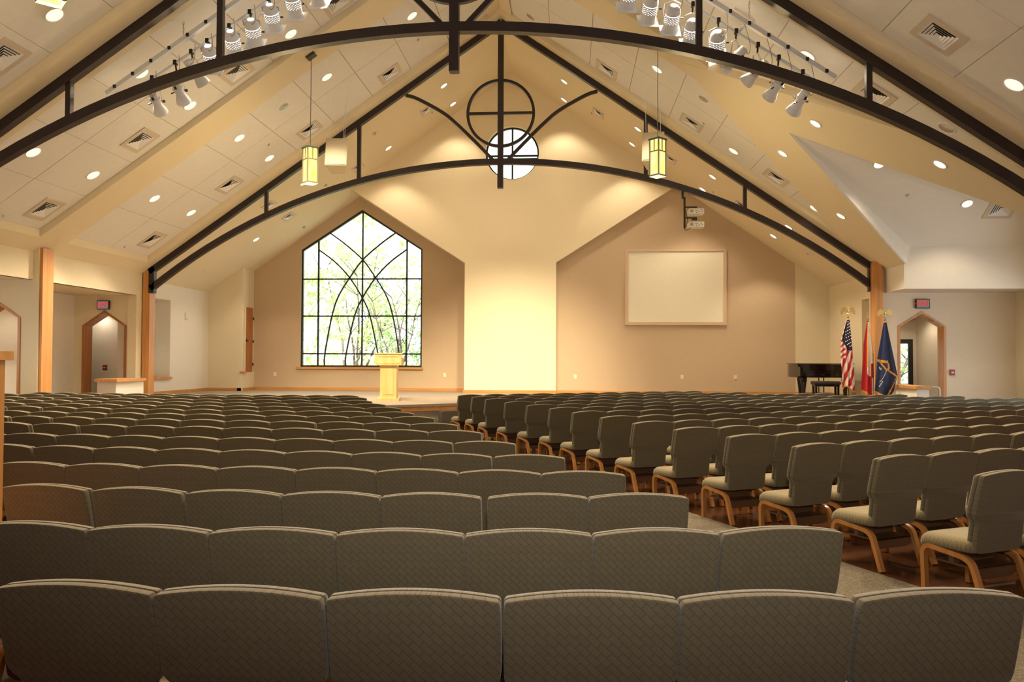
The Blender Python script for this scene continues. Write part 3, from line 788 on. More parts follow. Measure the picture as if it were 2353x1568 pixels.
for x, z, q in ((.12, 1.63, 0), (.135, 1.55, .3), (.17, 1.47, .5), (-.2, .93, 0), (-.17, .9, .4), (-.2, .47, .6), (-.17, .52, .6), (-.14, .57, .6)):
    mb.box((-.02, -.17, -.008), (.02, -.165, .008), mx=Matrix.Translation((x, 0, z)) @ Matrix.Rotation(q + .5, 4, 'Y')); mb.box((-.008, -.17, -.03), (.008, -.165, .03), mx=Matrix.Translation((x, 0, z)) @ Matrix.Rotation(q, 4, 'Y'))
mb.build('emblem', FM['white'], t)
# ------------------------------------------------------------------ recessed downlights
def bay(y): return 'before the nearer truss' if y < 12.6 else 'between nearer truss and lantern beam' if y < 17.1 else 'between lantern beam and farther truss' if y < 21.3 else 'beyond the farther truss'
def dl_label(kind, lst, i):
    x, y = lst[i][:2]; side = 'left' if x < XA else 'right'
    same = sorted([q for q in lst if (q[0] < XA) == (x < XA) and bay(q[1]) == bay(y)], key=lambda q: (round(abs(q[0] - XA), 1), q[1]))
    n = same.index(lst[i]); w = 'only' if len(same) == 1 else ORD[n]
    tail = '' if len(same) == 1 else ' counting from the ridge'
    if len(same) == 1: return '%s on the %s slope %s' % (kind, side, bay(y))
    return '%s %s down from ridge, %s slope, %s' % (w, kind, side, bay(y))
DL = [(-8.05, 11.55, 1), (-10.17, 14.06, 1), (-10.16, 15.92, 1), (-8.04, 15.93, 1), (-5.88, 15.96, 1), (-8.05, 14.04, 1), (-10.15, 18.38, 1), (-10.15, 20.24, 1), (-8.03, 18.39, 1), (-8.03, 20.3, 1), (-5.89, 18.46, 1), (-3.8, 18.45, 1),
      (-6.94, 18.41, 0), (2.07, 18.5, 1), (4.22, 20.34, 1), (6.33, 20.6, 1), (4.21, 14.05, 1), (6.32, 11.52, 1), (3.14, 18.47, 0), (-1.02, 20.3, 0), (6.34, 13.56, 0)]
DS = [(-10.03, 24.32), (-3.74, 22.89), (-3.72, 24.6), (-5.78, 24.49), (-7.94, 22.77), (-.15, 22.96), (-.17, 24.63), (2.0, 22.86), (1.97, 24.54), (4.12, 22.72), (4.12, 24.39), (6.25, 22.71), (6.25, 24.37),
      (4.91, 15.9), (4.89, 18.22), (6.65, 14.48), (6.64, 19.57)]
WARM = (1.0, .81, .57)
def spot(parent, loc, target, energy, angle, blend=.6, size=.1, col=WARM, name='bulb_or_fill'):
    l = bpy.data.lights.new(name, 'SPOT'); l.energy = energy; l.spot_size = radians(angle); l.spot_blend = blend; l.shadow_soft_size = size; l.color = col
    o = bpy.data.objects.new(name, l); COL.objects.link(o)
    o.location = loc; o.rotation_euler = (Vector(target) - Vector(loc)).to_track_quat('-Z', 'Y').to_euler()
    return o
def make_dl(name, on, r):
    t = thing(name, 'round recessed ceiling light', 'ceiling light')
    MB().lathe([(r * .86, -.006), (r * .9, -.016), (r, -.014), (r, 0), (r * .86, 0)], (0, 0, 0), 32, cap=False).build('trim_ring', 'white', t, 40)
    MB().lathe([(r * .87, -.006), (r * .45, -.010), (0, -.012)], (0, 0, 0), 28, cap=False).build('lens', {1: 'dl_on', 0: 'dl_off', 2: 'dl_chan'}[on], t, 60)
    return t
P1, P0, P2 = make_dl('ceiling_downlight', 1, .155), make_dl('ceiling_downlight', 0, .155), make_dl('ceiling_downlight', 2, .13)
used = set()
E_DL, E_DS, E_FLASH, E_DA = 600, 120, 620, 760
for i, (x, y, on) in enumerate(DL):
    src = P1 if on else P0
    lb = dl_label('lit large downlight' if on else 'unlit downlight', [q for q in DL if q[2] == on], [q for q in DL if q[2] == on].index((x, y, on)))
    o = dup(src) if src in used else src; used.add(src)
    tag(o, lb, 'ceiling light', 'large downlights in the tile ceiling'); o.matrix_world = roof_matrix(x, y, ZT)
    if on: spot(o, (x, y, roofz(x, ZT) - .08), (x, y - 2.2, 0), E_DL, 100, .6)
for i, (x, y) in enumerate(DS):
    lst = [q for q in DS if (q[1] < 21) == (y < 21)]
    lb = dl_label('small plaster-ceiling downlight' if y < 21 else 'small downlight', lst, lst.index((x, y)))
    o = dup(P2) if P2 in used else P2; used.add(P2)
    tag(o, lb, 'ceiling light', 'small downlights in the plaster ceiling'); o.matrix_world = roof_matrix(x, y, ZS - .006)
    spot(o, (x, y, roofz(x) - .08), (x, y, 0), E_DS, 105, .5)
# two on the slope of the cross gable
for (x, y), lb in (((6.87, 17.79), 'small downlight half hidden at the gable opening on the right'), ((9.24, 18.81), 'small downlight on the pale gable slope at far right')):
    o = dup(P2); tag(o, lb, 'ceiling light', 'small downlights in the plaster ceiling')
    o.location = (x, y, gablez(y) - .003); o.rotation_euler = (-math.atan(SLOPE), 0, 0); spot(o, (x, y, gablez(y) - .1), (x, y, 0), 70, 120)
# left alcove soffit light
o = dup(P2); tag(o, 'small downlight in the low soffit of the left alcove', 'ceiling light', 'small downlights in the plaster ceiling'); o.rotation_euler = (0, 0, 0); o.location = (-13.1, 18.6, 3.366)
spot(o, (-13.1, 18.6, 3.3), (-13.1, 18.6, 0), 30, 120)
for px, py, pz, en in ((-13.6, 21.7, 2.95, 12), (9.5, 22.4, 2.95, 25)): spot(None, (px, py, pz), (px, py, 0), en, 150, name='bulb_or_fill', col=(1, .86, .68))  # unseen lamps added to brighten the two lobbies
# adjustable eyeball lights that are off
def eye(x, y, lb):
    t = thing('eyeball_light', lb, 'ceiling light', group='small unlit eyeball lights'); t.matrix_world = roof_matrix(x, y, ZS - .004)
    MB().lathe([(.05, 0), (.07, -.01), (.07, 0)], (0, 0, 0), 20, cap=False).build('trim_ring', 'white', t)
    MB().lathe([(.052, 0), (.05, -.03), (.03, -.055), (0, -.06)], (0, 0, 0), 16, cap=False).build('eyeball', 'dl_off', t, 40)
eye(-9.04, 26.0, 'unlit eyeball light just above the tall window'); eye(-7.65, 23.96, 'unlit eyeball light left of the hanging speaker below arch'); eye(-5.81, 22.79, 'unlit eyeball light high on left slope beyond farther truss')
# unseen downlights assumed on the same grid, tilted back to brighten near chairs
for x, y in ((-5.9, 9.7), (-5.9, 11.5), (-3.8, 9.7), (-3.8, 11.5), (-3.8, 14.0), (.0, 9.7), (2.1, 9.7), (2.1, 11.5), (2.1, 14.0), (4.2, 9.7)):
    spot(None, (x, y, roofz(x, ZT) - .08), (x, y - 4.6, 0), E_DA, 96, .6, col=(1, .77, .48))

# ------------------------------------------------------------------ square louvred ceiling diffusers
M['ventframe'] = mat('beige_vent_frame', (.62, .54, .43), .6)
def make_vent():
    t = thing('ceiling_vent', 'square louvred air diffuser', 'ceiling vent')
    a, b = .325, .31   # half sizes
    f = MB(); ou = [(-a, -b), (a, -b), (a, b), (-a, b)]; q = .70
    f.prism(ou, XY(-.022), (0, 0, .022), holes=[[(-a * q, -b * q), (a * q, -b * q), (a * q, b * q), (-a * q, b * q)]]); f.build('frame', 'ventframe', t)
    MB().box((-a * q, -b * q, -.003), (a * q, b * q, -.001)).build('duct_shade', 'dark', t)  # black plate, the shade inside the duct put into its colour
    lv = MB()
    for k in range(5):
        h = q - k * .135; h2 = h - .112
        vs = [(-a * h, -b * h, -.022), (a * h, -b * h, -.022), (a * h, b * h, -.022), (-a * h, b * h, -.022), (-a * h2, -b * h2, -.006), (a * h2, -b * h2, -.006), (a * h2, b * h2, -.006), (-a * h2, b * h2, -.006)]
        lv.add(vs, [(0, 1, 5, 4), (1, 2, 6, 5), (2, 3, 7, 6), (3, 0, 4, 7)])
    lv.box((-a * .05, -b * .05, -.026), (a * .05, b * .05, -.01)); lv.build('louvres', 'white', t)
    return t
V = [(-9.11, 15.89), (-11.21, 15.89), (-7.03, 15.94), (-9.09, 20.22), (-11.21, 20.21), (-6.95, 20.33), (-4.79, 20.38), (-8.94, 11.61), (-4.9, 16.03), (.97, 20.48), (3.14, 20.32), (5.26, 20.26), (5.29, 13.91), (5.27, 11.48)]
VS = [(-8.94, 22.65), (-8.97, 24.38), (-4.42, 23.75), (-6.72, 24.37), (.88, 23.77), (3.03, 23.63), (5.08, 23.57)]
vp = make_vent()
for i, (x, y) in enumerate(V + VS):
    o = vp if i == 0 else dup(vp); small = i >= len(V); lst = VS if small else V
    tag(o, dl_label('slim vent' if small else 'square louvred vent', lst, lst.index((x, y))), 'ceiling vent', 'slim plaster-ceiling vents' if small else 'square louvred ceiling vents')
    o.matrix_world = roof_matrix(x, y, ZS - .005 if small else ZT) @ Matrix.Diagonal(((.62, .8, .5, 1) if small else (1, 1, 1, 1)))
o = dup(vp, 'louvred vent on the pale gable slope at the right edge'); o.location = (10.08, 18.95, gablez(18.95) - .002); o.rotation_euler = (-math.atan(SLOPE), 0, 0); o.scale = (1, 1, 1)
# sprinkler heads
SPR = [(-11.6, 15.19, ZT), (-7.78, 19.61, ZT), (-11.6, 19.57, ZT), (-3.89, 19.68, ZT), (3.38, 19.83, ZT), (-11.52, 23.9, ZS), (-4.31, 24.15, ZS), (4.37, 24.0, ZS), (.69, 24.12, ZS), (7.14, 23.92, ZS)]
LB = ['at the low eave between nearer truss and lantern beam', 'beside the left lantern, mid slope', 'at the low left eave near the farther truss', 'near the ridge left of the farther truss', 'right of the right lantern, beside a vent',
      'low on the left slope beyond the farther truss', 'beside the vent left of the ring', 'above the projectors on the right slope', 'beside the vent right of the ring', 'low on the right slope above the piano']
for (x, y, zr), lb in zip(SPR, LB):
    t = thing('sprinkler_head', 'small sprinkler head ' + lb, 'sprinkler', group='ceiling sprinkler heads'); t.location = (x, y, roofz(x, zr))
    MB().lathe([(.035, 0.02), (.035, -.004), (.012, -.006), (.012, -.03), (.028, -.034), (.028, -.04), (0, -.04)], (0, 0, 0), 12).build('deflector', 'silver', t)
t = thing('sprinkler_head', 'small sprinkler head on the pale gable slope at right', 'sprinkler', (7.8, 18.57, gablez(18.57)), group='ceiling sprinkler heads')
MB().lathe([(.035, 0.02), (.035, -.004), (.012, -.006), (.012, -.03), (.028, -.034), (.028, -.04), (0, -.04)], (0, 0, 0), 12).build('deflector', 'silver', t)
t = thing('ceiling_box', 'small beige louvred box on the ceiling beside the right light bar', 'ceiling box'); t.matrix_world = roof_matrix(3.1, 14.05, ZT)
MB().box((-.2, -.07, -.05), (.2, .07, 0)).build('case', 'offwhite', t); MB().box((-.19, -.004, -.054), (.19, .004, -.05)).build('slot', 'white', t)

# ------------------------------------------------------------------ stage light bars
def light_bar(a, b, c, d, label, chains):
    """a-b raceway ends, c-d lamp pipe ends (all in the plane of the bar)"""
    t = thing('lighting_bar', label, 'light bar', a, group='white bars carrying the stage lights')
    A = Vector(a)
    ra, rb, pa, pb = (Vector(q) - A for q in (a, b, c, d))
    MB().sweep([ra, rb], .09, .075, (0, 1, 0)).build('raceway', 'lamp', t)
    MB().tube([pa, pb], .024, 10).build('pipe', 'lamp', t)
    n = 14
    for i in range(n):
        p = ra + (rb - ra) * ((i + .5) / n)
        MB().box((p.x - .025, p.y - .065, p.z - .03), (p.x + .025, p.y - .03, p.z + .03)).build('outlet', 'black', t)
    for f in chains:
        p = ra + (rb - ra) * f; q = pa + (pb - pa) * f
        MB().sweep([p + Vector((0, .05, .1)), q + Vector((0, .05, -.04))], .05, .012, (1, 0, 0)).build('hanger_strap', 'white', t)
        top = Vector((p.x, .0, roofz(p.x + A.x, ZT) - A.z)); mb = MB(); k = max(3, int((top.z - p.z - .08) / .06))
        for i in range(k):
            z = p.z + .1 + (top.z - p.z - .1) * (i + .5) / k
            ringp = [(p.x + (.014 * cos(w) if i % 2 else 0), p.y + (0 if i % 2 else .014 * cos(w)), z + .042 * sin(w)) for w in [2 * pi * j / 8 for j in range(8)]]
            mb.tube(ringp, .005, 5, closed=True)
        mb.build('chain', 'silver', t)
    return t
def ext(a, b, f): return tuple(a[i] + (b[i] - a[i]) * f for i in range(3))
LA, LB_ = (-8.41, 13.55, 6.42), (-5.91, 13.55, 8.10); LP, LQ = (-7.95, 13.65, 6.50), (-5.50, 13.65, 8.07)
RA, RB = (4.52, 13.55, 6.42), (2.38, 13.55, 7.85); RP, RQ = (4.21, 13.65, 6.42), (2.04, 13.65, 7.86)
light_bar(LA, ext(LA, LB_, 1.9), LP, ext(LP, LQ, 1.75), 'long white lighting bar with nine lamps on the left slope', (.3, .85))
light_bar(RA, ext(RA, RB, 2.1), RP, ext(RP, RQ, 1.9), 'long white lighting bar with nine lamps on the right slope', (.32, .85))

def lamp_body(kind):
    """returns the list of (part name, mesh, material) with the beam along local -Z"""
    P = []
    if kind == 'can':
        b = MB(); b.lathe([(0, .24), (.05, .238), (.085, .222), (.115, .18), (.128, .12), (.13, .085)], seg=28, cap=False)
        b.lathe([(.122, .085), (.122, .07)], seg=28, cap=False); b.lathe([(.132, .07), (.132, -.16), (.15, -.22), (.15, -.228), (.13, -.228)], seg=28, cap=False)
        P.append(('housing', b.mesh('housing', ['lamp'], 40)))
        P.append(('vent_ring', MB().lathe([(.127, .085), (.127, .07)], seg=28, cap=False).mesh('vent_ring', ['vent_glow'])))
        P.append(('top_vent', MB().lathe([(.06, .2385), (.03, .243), (0, .244)], seg=20, cap=False).mesh('top_vent', ['vent_glow'])))
        h = MB()
        for r in range(6):
            for k in range(30):
                if (k + r) % 2: continue
                q = 2 * pi * k / 30; z = .045 - r * .02; c = Vector((.1335 * cos(q), .1335 * sin(q), z)); tx = Vector((-sin(q), cos(q), 0)) * .0048; tz = Vector((0, 0, .0055))
                h.add([c - tx - tz, c + tx - tz, c + tx + tz, c - tx + tz], [(0, 1, 2, 3)])
        P.append(('vent_holes', h.mesh('vent_holes', ['vent_glow'])))
        g = MB().prism([(-.18, -.18), (.18, -.18), (.18, .18), (-.18, .18)], XY(-.245), (0, 0, .012), holes=[circ(0, 0, .128, 28)])
        P.append(('gel_frame', g.mesh('gel_frame', ['white'])))
        P.append(('lens', MB().lathe([(.128, -.20), (.06, -.215), (0, -.22)], seg=24, cap=False).mesh('lens', ['lens'])))
    else:
        b = MB(); b.lathe([(0, .25), (.06, .248), (.075, .235), (.08, .10), (.095, .09), (.095, .06), (.08, .05), (.078, -.06), (.09, -.10), (.125, -.19), (.135, -.245), (.12, -.245)], seg=26, cap=False)
        P.append(('housing', b.mesh('housing', ['lamp'], 40)))
        P.append(('lens', MB().lathe([(.12, -.235), (.06, -.23), (0, -.228)], seg=24, cap=False).mesh('lens', ['lens'])))
        k = MB()
        for q in (.4, 2.2, 3.6): k.tube([(.085 * cos(q), .085 * sin(q), .0), (.15 * cos(q), .15 * sin(q), -.01)], .011, 6)
        k.box((-.02, -.095, .10), (.02, -.08, .16)); P.append(('shutter_knobs', k.mesh('shutter_knobs', ['black'])))
    return P
BODY = {'can': lamp_body('can'), 'nose': lamp_body('nose')}
def can(x, z, tx, ty=22.6, tz=.5): return ((x, z), 'can', (tx, ty, tz))
LAMPS_L = [((-7.61, 6.34), 'nose', (-8.5, 22.5, .6)), ((-7.18, 6.53), 'nose', (-7.6, 22.5, .6)), ((-6.88, 6.87), 'nose', (-3.6, 20.6, .6)), can(-6.58, 7.14, -7.6), can(-6.17, 7.40, -7.4), can(-5.79, 7.60, -7.0), can(-5.44, 7.86, -6.2), can(-5.04, 8.09, -5.4), can(-4.61, 8.31, -4.6),
           can(-4.15, 8.62, -2.7, 25.4, .3), can(-3.7, 8.93, -2.0, 25.4, .3)]
LAMPS_R = [((4.0, 6.12), 'nose', (1.2, 22, .6)), ((3.6, 6.38), 'nose', (-.2, 21.8, .6)), ((3.25, 6.64), 'nose', (-4.0, 21.5, .6)), ((2.88, 6.89), 'nose', (-4.8, 21.5, .8)), can(2.58, 7.17, 3.6, 23.5), can(2.14, 7.38, 2.2, 23.5), can(1.80, 7.64, 1.2, 23.5), can(1.42, 7.82, .2, 24), can(1.04, 8.08, -.3, 24.2),
           can(.6, 8.43, -1.2, 25.4, .3), can(.15, 8.74, -1.9, 25.4, .3)]
E_CAN, E_NOSE = 650, 300
def stage_lamps(lst, p0, p1, side):
    p0, p1 = Vector(p0), Vector(p1)
    for i, ((x, z), kind, tgt) in enumerate(lst):
        c = Vector((x, 13.8, z)); n = i if side == 'left' else i
        t = thing('stage_light', '%s white %s stage light up from the eave on the %s light bar' % (ORD[n], 'domed' if kind == 'can' else 'flared', side), 'stage light', c, group='stage lights on the ceiling bars')
        rot = (Vector(tgt) - c).to_track_quat('-Z', 'Y').to_matrix().to_4x4()
        body = None
        for nm, me in BODY[kind]:
            o = bpy.data.objects.new(nm, me); COL.objects.link(o)
            if body is None: body = o; o.parent = t; o.matrix_local = rot
            else: o.parent = body
        f = (c.x - p0.x) / (p1.x - p0.x); pp = p0 + (p1 - p0) * f
        up = Vector((pp.x - c.x, pp.y - c.y, pp.z - c.z)); sx = rot.to_3x3() @ Vector((1, 0, 0)); rr = .155 if kind == 'can' else .11
        top = up * .72
        MB().sweep([sx * rr, sx * rr * .95 + top * .8, top, -sx * rr * .95 + top * .8, -sx * rr], .03, .006, (rot.to_3x3() @ Vector((0, 0, 1)))).build('yoke', 'silver', t)
        MB().tube([sx * rr, sx * (rr + .05)], .014, 8).build('knob', 'black', t)
        k = MB(); k.tube([top, up * .97], .016, 8); k.box((up.x - .03, up.y - .035, up.z - .035), (up.x + .03, up.y + .035, up.z + .05)); k.build('clamp', 'black', t)
        back = rot.to_3x3() @ Vector((0, 0, .24)); rc = Vector((up.x + .12, -.25, up.z + .1))
        MB().tube(smoothpts_3([back, back + Vector((.05, -.05, -.12)), (back + rc) * .5 + Vector((.08, -.05, -.16)), rc]), .006, 5).build('cable', 'cable', t)
        s = spot(t, c + (Vector(tgt) - c).normalized() * .30, tgt, (E_CAN * (2.8 if i > 8 else 1.45 if side == 'left' else .45)) if kind == 'can' else E_NOSE * (1 if side == 'left' else .6), 38 if kind == 'can' else 32, 1.0, .1, (1, .82, .55), 'beam')
def smoothpts_3(P, n=6):
    out = []
    P = [Vector(p) for p in P]
    for i in range(len(P) - 1):
        p0, p1, p2, p3 = P[max(i - 1, 0)], P[i], P[i + 1], P[min(i + 2, len(P) - 1)]
        for k in range(n):
            t = k / n; out.append(.5 * ((2 * p1) + (p2 - p0) * t + (2 * p0 - 5 * p1 + 4 * p2 - p3) * t * t + (3 * p1 - p0 - 3 * p2 + p3) * t ** 3))
    return out + [P[-1]]
stage_lamps(LAMPS_L, LP, LQ, 'left'); stage_lamps(LAMPS_R, RP, RQ, 'right')

# ------------------------------------------------------------------ hanging lanterns, speakers, projectors
def lantern(x, y, ztop, label):
    t = thing('pendant_lantern', label, 'lantern', (x, y, ztop), radians(45), 'square art glass pendant lanterns')
    a = .118; h = .84
    MB().box((-a + .006, -a + .006, -h + .03), (a - .006, a - .006, -.05)).build('glass_shade', 'art', t)
    f = MB()
    for sx in (-1, 1):
        for sy in (-1, 1): f.box((sx * a - .012, sy * a - .012, -h), (sx * a + .012, sy * a + .012, -.04))
    for z in (-.30,):
        for s in (-1, 1): f.box((-a, s * a - .009, z - .011), (a, s * a + .009, z + .011)); f.box((s * a - .009, -a, z - .011), (s * a + .009, a, z + .011))
    for s in (-1, 1): f.box((-.008, s * a - .009, -.30), (.008, s * a + .009, -.05)); f.box((s * a - .009, -.008, -.30), (s * a + .009, .008, -.05))
    for s in (-1, 1): f.box((-a, s * a - .008, -h), (a, s * a + .008, -h + .04)); f.box((s * a - .008, -a, -h), (s * a + .008, a, -h + .04))
    f.build('lantern_frame', 'offwhite' if False else 'leadcame', t)
    MB().box((-a - .025, -a - .025, -.05), (a + .025, a + .025, -.02)).build('top_plate', 'verdigris', t)
    zc = roofz(x) - ztop
    MB().tube([(0, 0, -.03), (0, 0, zc - .05)], .007, 6).build('stem', 'verdigris', t)
    c = MB().box((-.11, -.09, -.03), (.11, .09, .03)); co = c.build('canopy', 'verdigris', t)
    co.matrix_local = Matrix.Rotation(-radians(45), 4, 'Z') @ Matrix.Translation((0, 0, zc - .03)) @ Matrix.Rotation((1 if x > XA else -1) * math.atan(SLOPE), 4, 'Y')
    l = bpy.data.lights.new('bulb_or_fill', 'POINT'); l.energy = 110; l.color = (1, .75, .4); l.shadow_soft_size = .12
    o = bpy.data.objects.new('bulb_or_fill', l); COL.objects.link(o); o.location = (x, y, ztop - h - .12)
M['speaker'] = mat('cream_speaker_paint', (.50, .43, .30), .7)
M['verdigris'] = mat('dark_green_metal', (.035, .05, .035), .5)
M['leadcame'] = mat('lantern_came', (.10, .09, .05), .5)
lantern(-5.75, 16.9, 6.33, 'lit amber glass lantern hanging from the beam, left of centre')
lantern(1.90, 16.9, 6.39, 'lit amber glass lantern hanging from the beam, right of centre')
lantern(-5.76, 8.2, 6.40, 'amber glass lantern cut by the top left picture edge')
def hang_speaker(x, y, z0, z1, tilt, label, rz):
    t = thing('hanging_speaker', label, 'speaker', (x, y, (z0 + z1) / 2), 0, 'cream loudspeakers hung on wires')
    h = (z1 - z0) / 2; m = MB()
    mx = Matrix.Rotation(rz, 4, 'Z') @ Matrix.Rotation(tilt, 4, 'X')
    m.prism([(-.27, -.05), (.27, -.05), (.17, .42), (-.17, .42)], XY(-h), (0, 0, 2 * h)); b = m.build('cabinet', 'speaker', t); b.matrix_local = mx
    MB().box((-.25, -.062, -h + .03), (.25, -.05, h - .03)).build('grille', 'speaker', b)
    for i, (dx, dy) in enumerate(((-.18, .05), (.18, .05), (.1, .32))):
        p = mx @ Vector((dx, dy, h)); top = Vector((p.x + (.06 if rz > 0 else -.02), p.y, roofz(x + p.x, ZT) - (z0 + z1) / 2))
        MB().tube([p, top], .006, 6).build('wire', 'white', t)
    k = MB(); k.box((-.2, .03, h), (.2, .06, h + .02)); kk = k.build('bracket', 'black', b)
hang_speaker(-5.92, 19.4, 6.48, 7.24, radians(-14), 'cream loudspeaker hung on wires beside the left lantern', radians(8))
hang_speaker(2.07, 19.4, 6.48, 7.26, radians(-14), 'cream loudspeaker hung on wires behind the right lantern', radians(-8))

t = thing('projector_mount', 'black pipe mount hanging from the right of the farther arch', 'mount', (3.07, YT2, 6.2))
m = MB(); m.box((-.06, -.12, -.05), (.06, .12, .12)); m.tube([(0, 0, .1), (0, 0, -.2)], .03, 10); m.tube([(0, 0, -.2), (.05, 0, -.2)], .03, 10); m.tube([(.05, 0, -.17), (.05, 0, -1.02)], .03, 10)
m.build('pipe', 'black', t)
for z in (-.45, -.74):
    m = MB(); m.box((.05, -.02, z - .02), (.38, .02, z + .02)); m.box((.24, -.05, z - .07), (.38, .05, z)); m.build('arm', 'black', t)
m = MB(); m.tube(smoothpts_3([(.06, -.03, -.5), (.12, -.05, -.8), (.05, -.05, -1.05), (.12, -.05, -1.07), (.26, -.1, -.97)]), .008, 6); m.build('cable', 'blackcable', t)
def projector(z, label):
    t = thing('projector', label, 'projector', (3.42, YT2, z), 0, 'white projectors stacked on the pipe mount')
    MB().pad([(-.2, -.16), (.2, -.16), (.2, .16), (-.2, .16)], [(.015, -.075), (0, -.06), (0, .06), (.015, .075)], lambda u, v, d: (u, v, d)).build('case', 'proj', t, 50)
    MB().box((-.17, -.166, -.04), (-.09, -.158, .045)).build('fan_grille', 'cable', t)
    k = MB()
    for x, zz in ((-.02, .02), (.02, .01), (.07, -.02), (.12, .03), (0, -.04), (.15, -.01)): k.box((x - .012, -.168, zz - .008), (x + .012, -.158, zz + .008))
    k.build('sockets', 'black', t)
    MB().lathe([(.05, 0), (.05, .05), (.04, .05), (0, .045)], (0, 0, 0), 18, mx=Matrix.Translation((.1, .16, 0)) @ Matrix.Rotation(-pi / 2, 4, 'X')).build('lens', 'black', t)
projector(6.2 - .58, 'white projector, upper one on the pipe mount'); projector(6.2 - .94, 'white projector, lower one on the pipe mount')
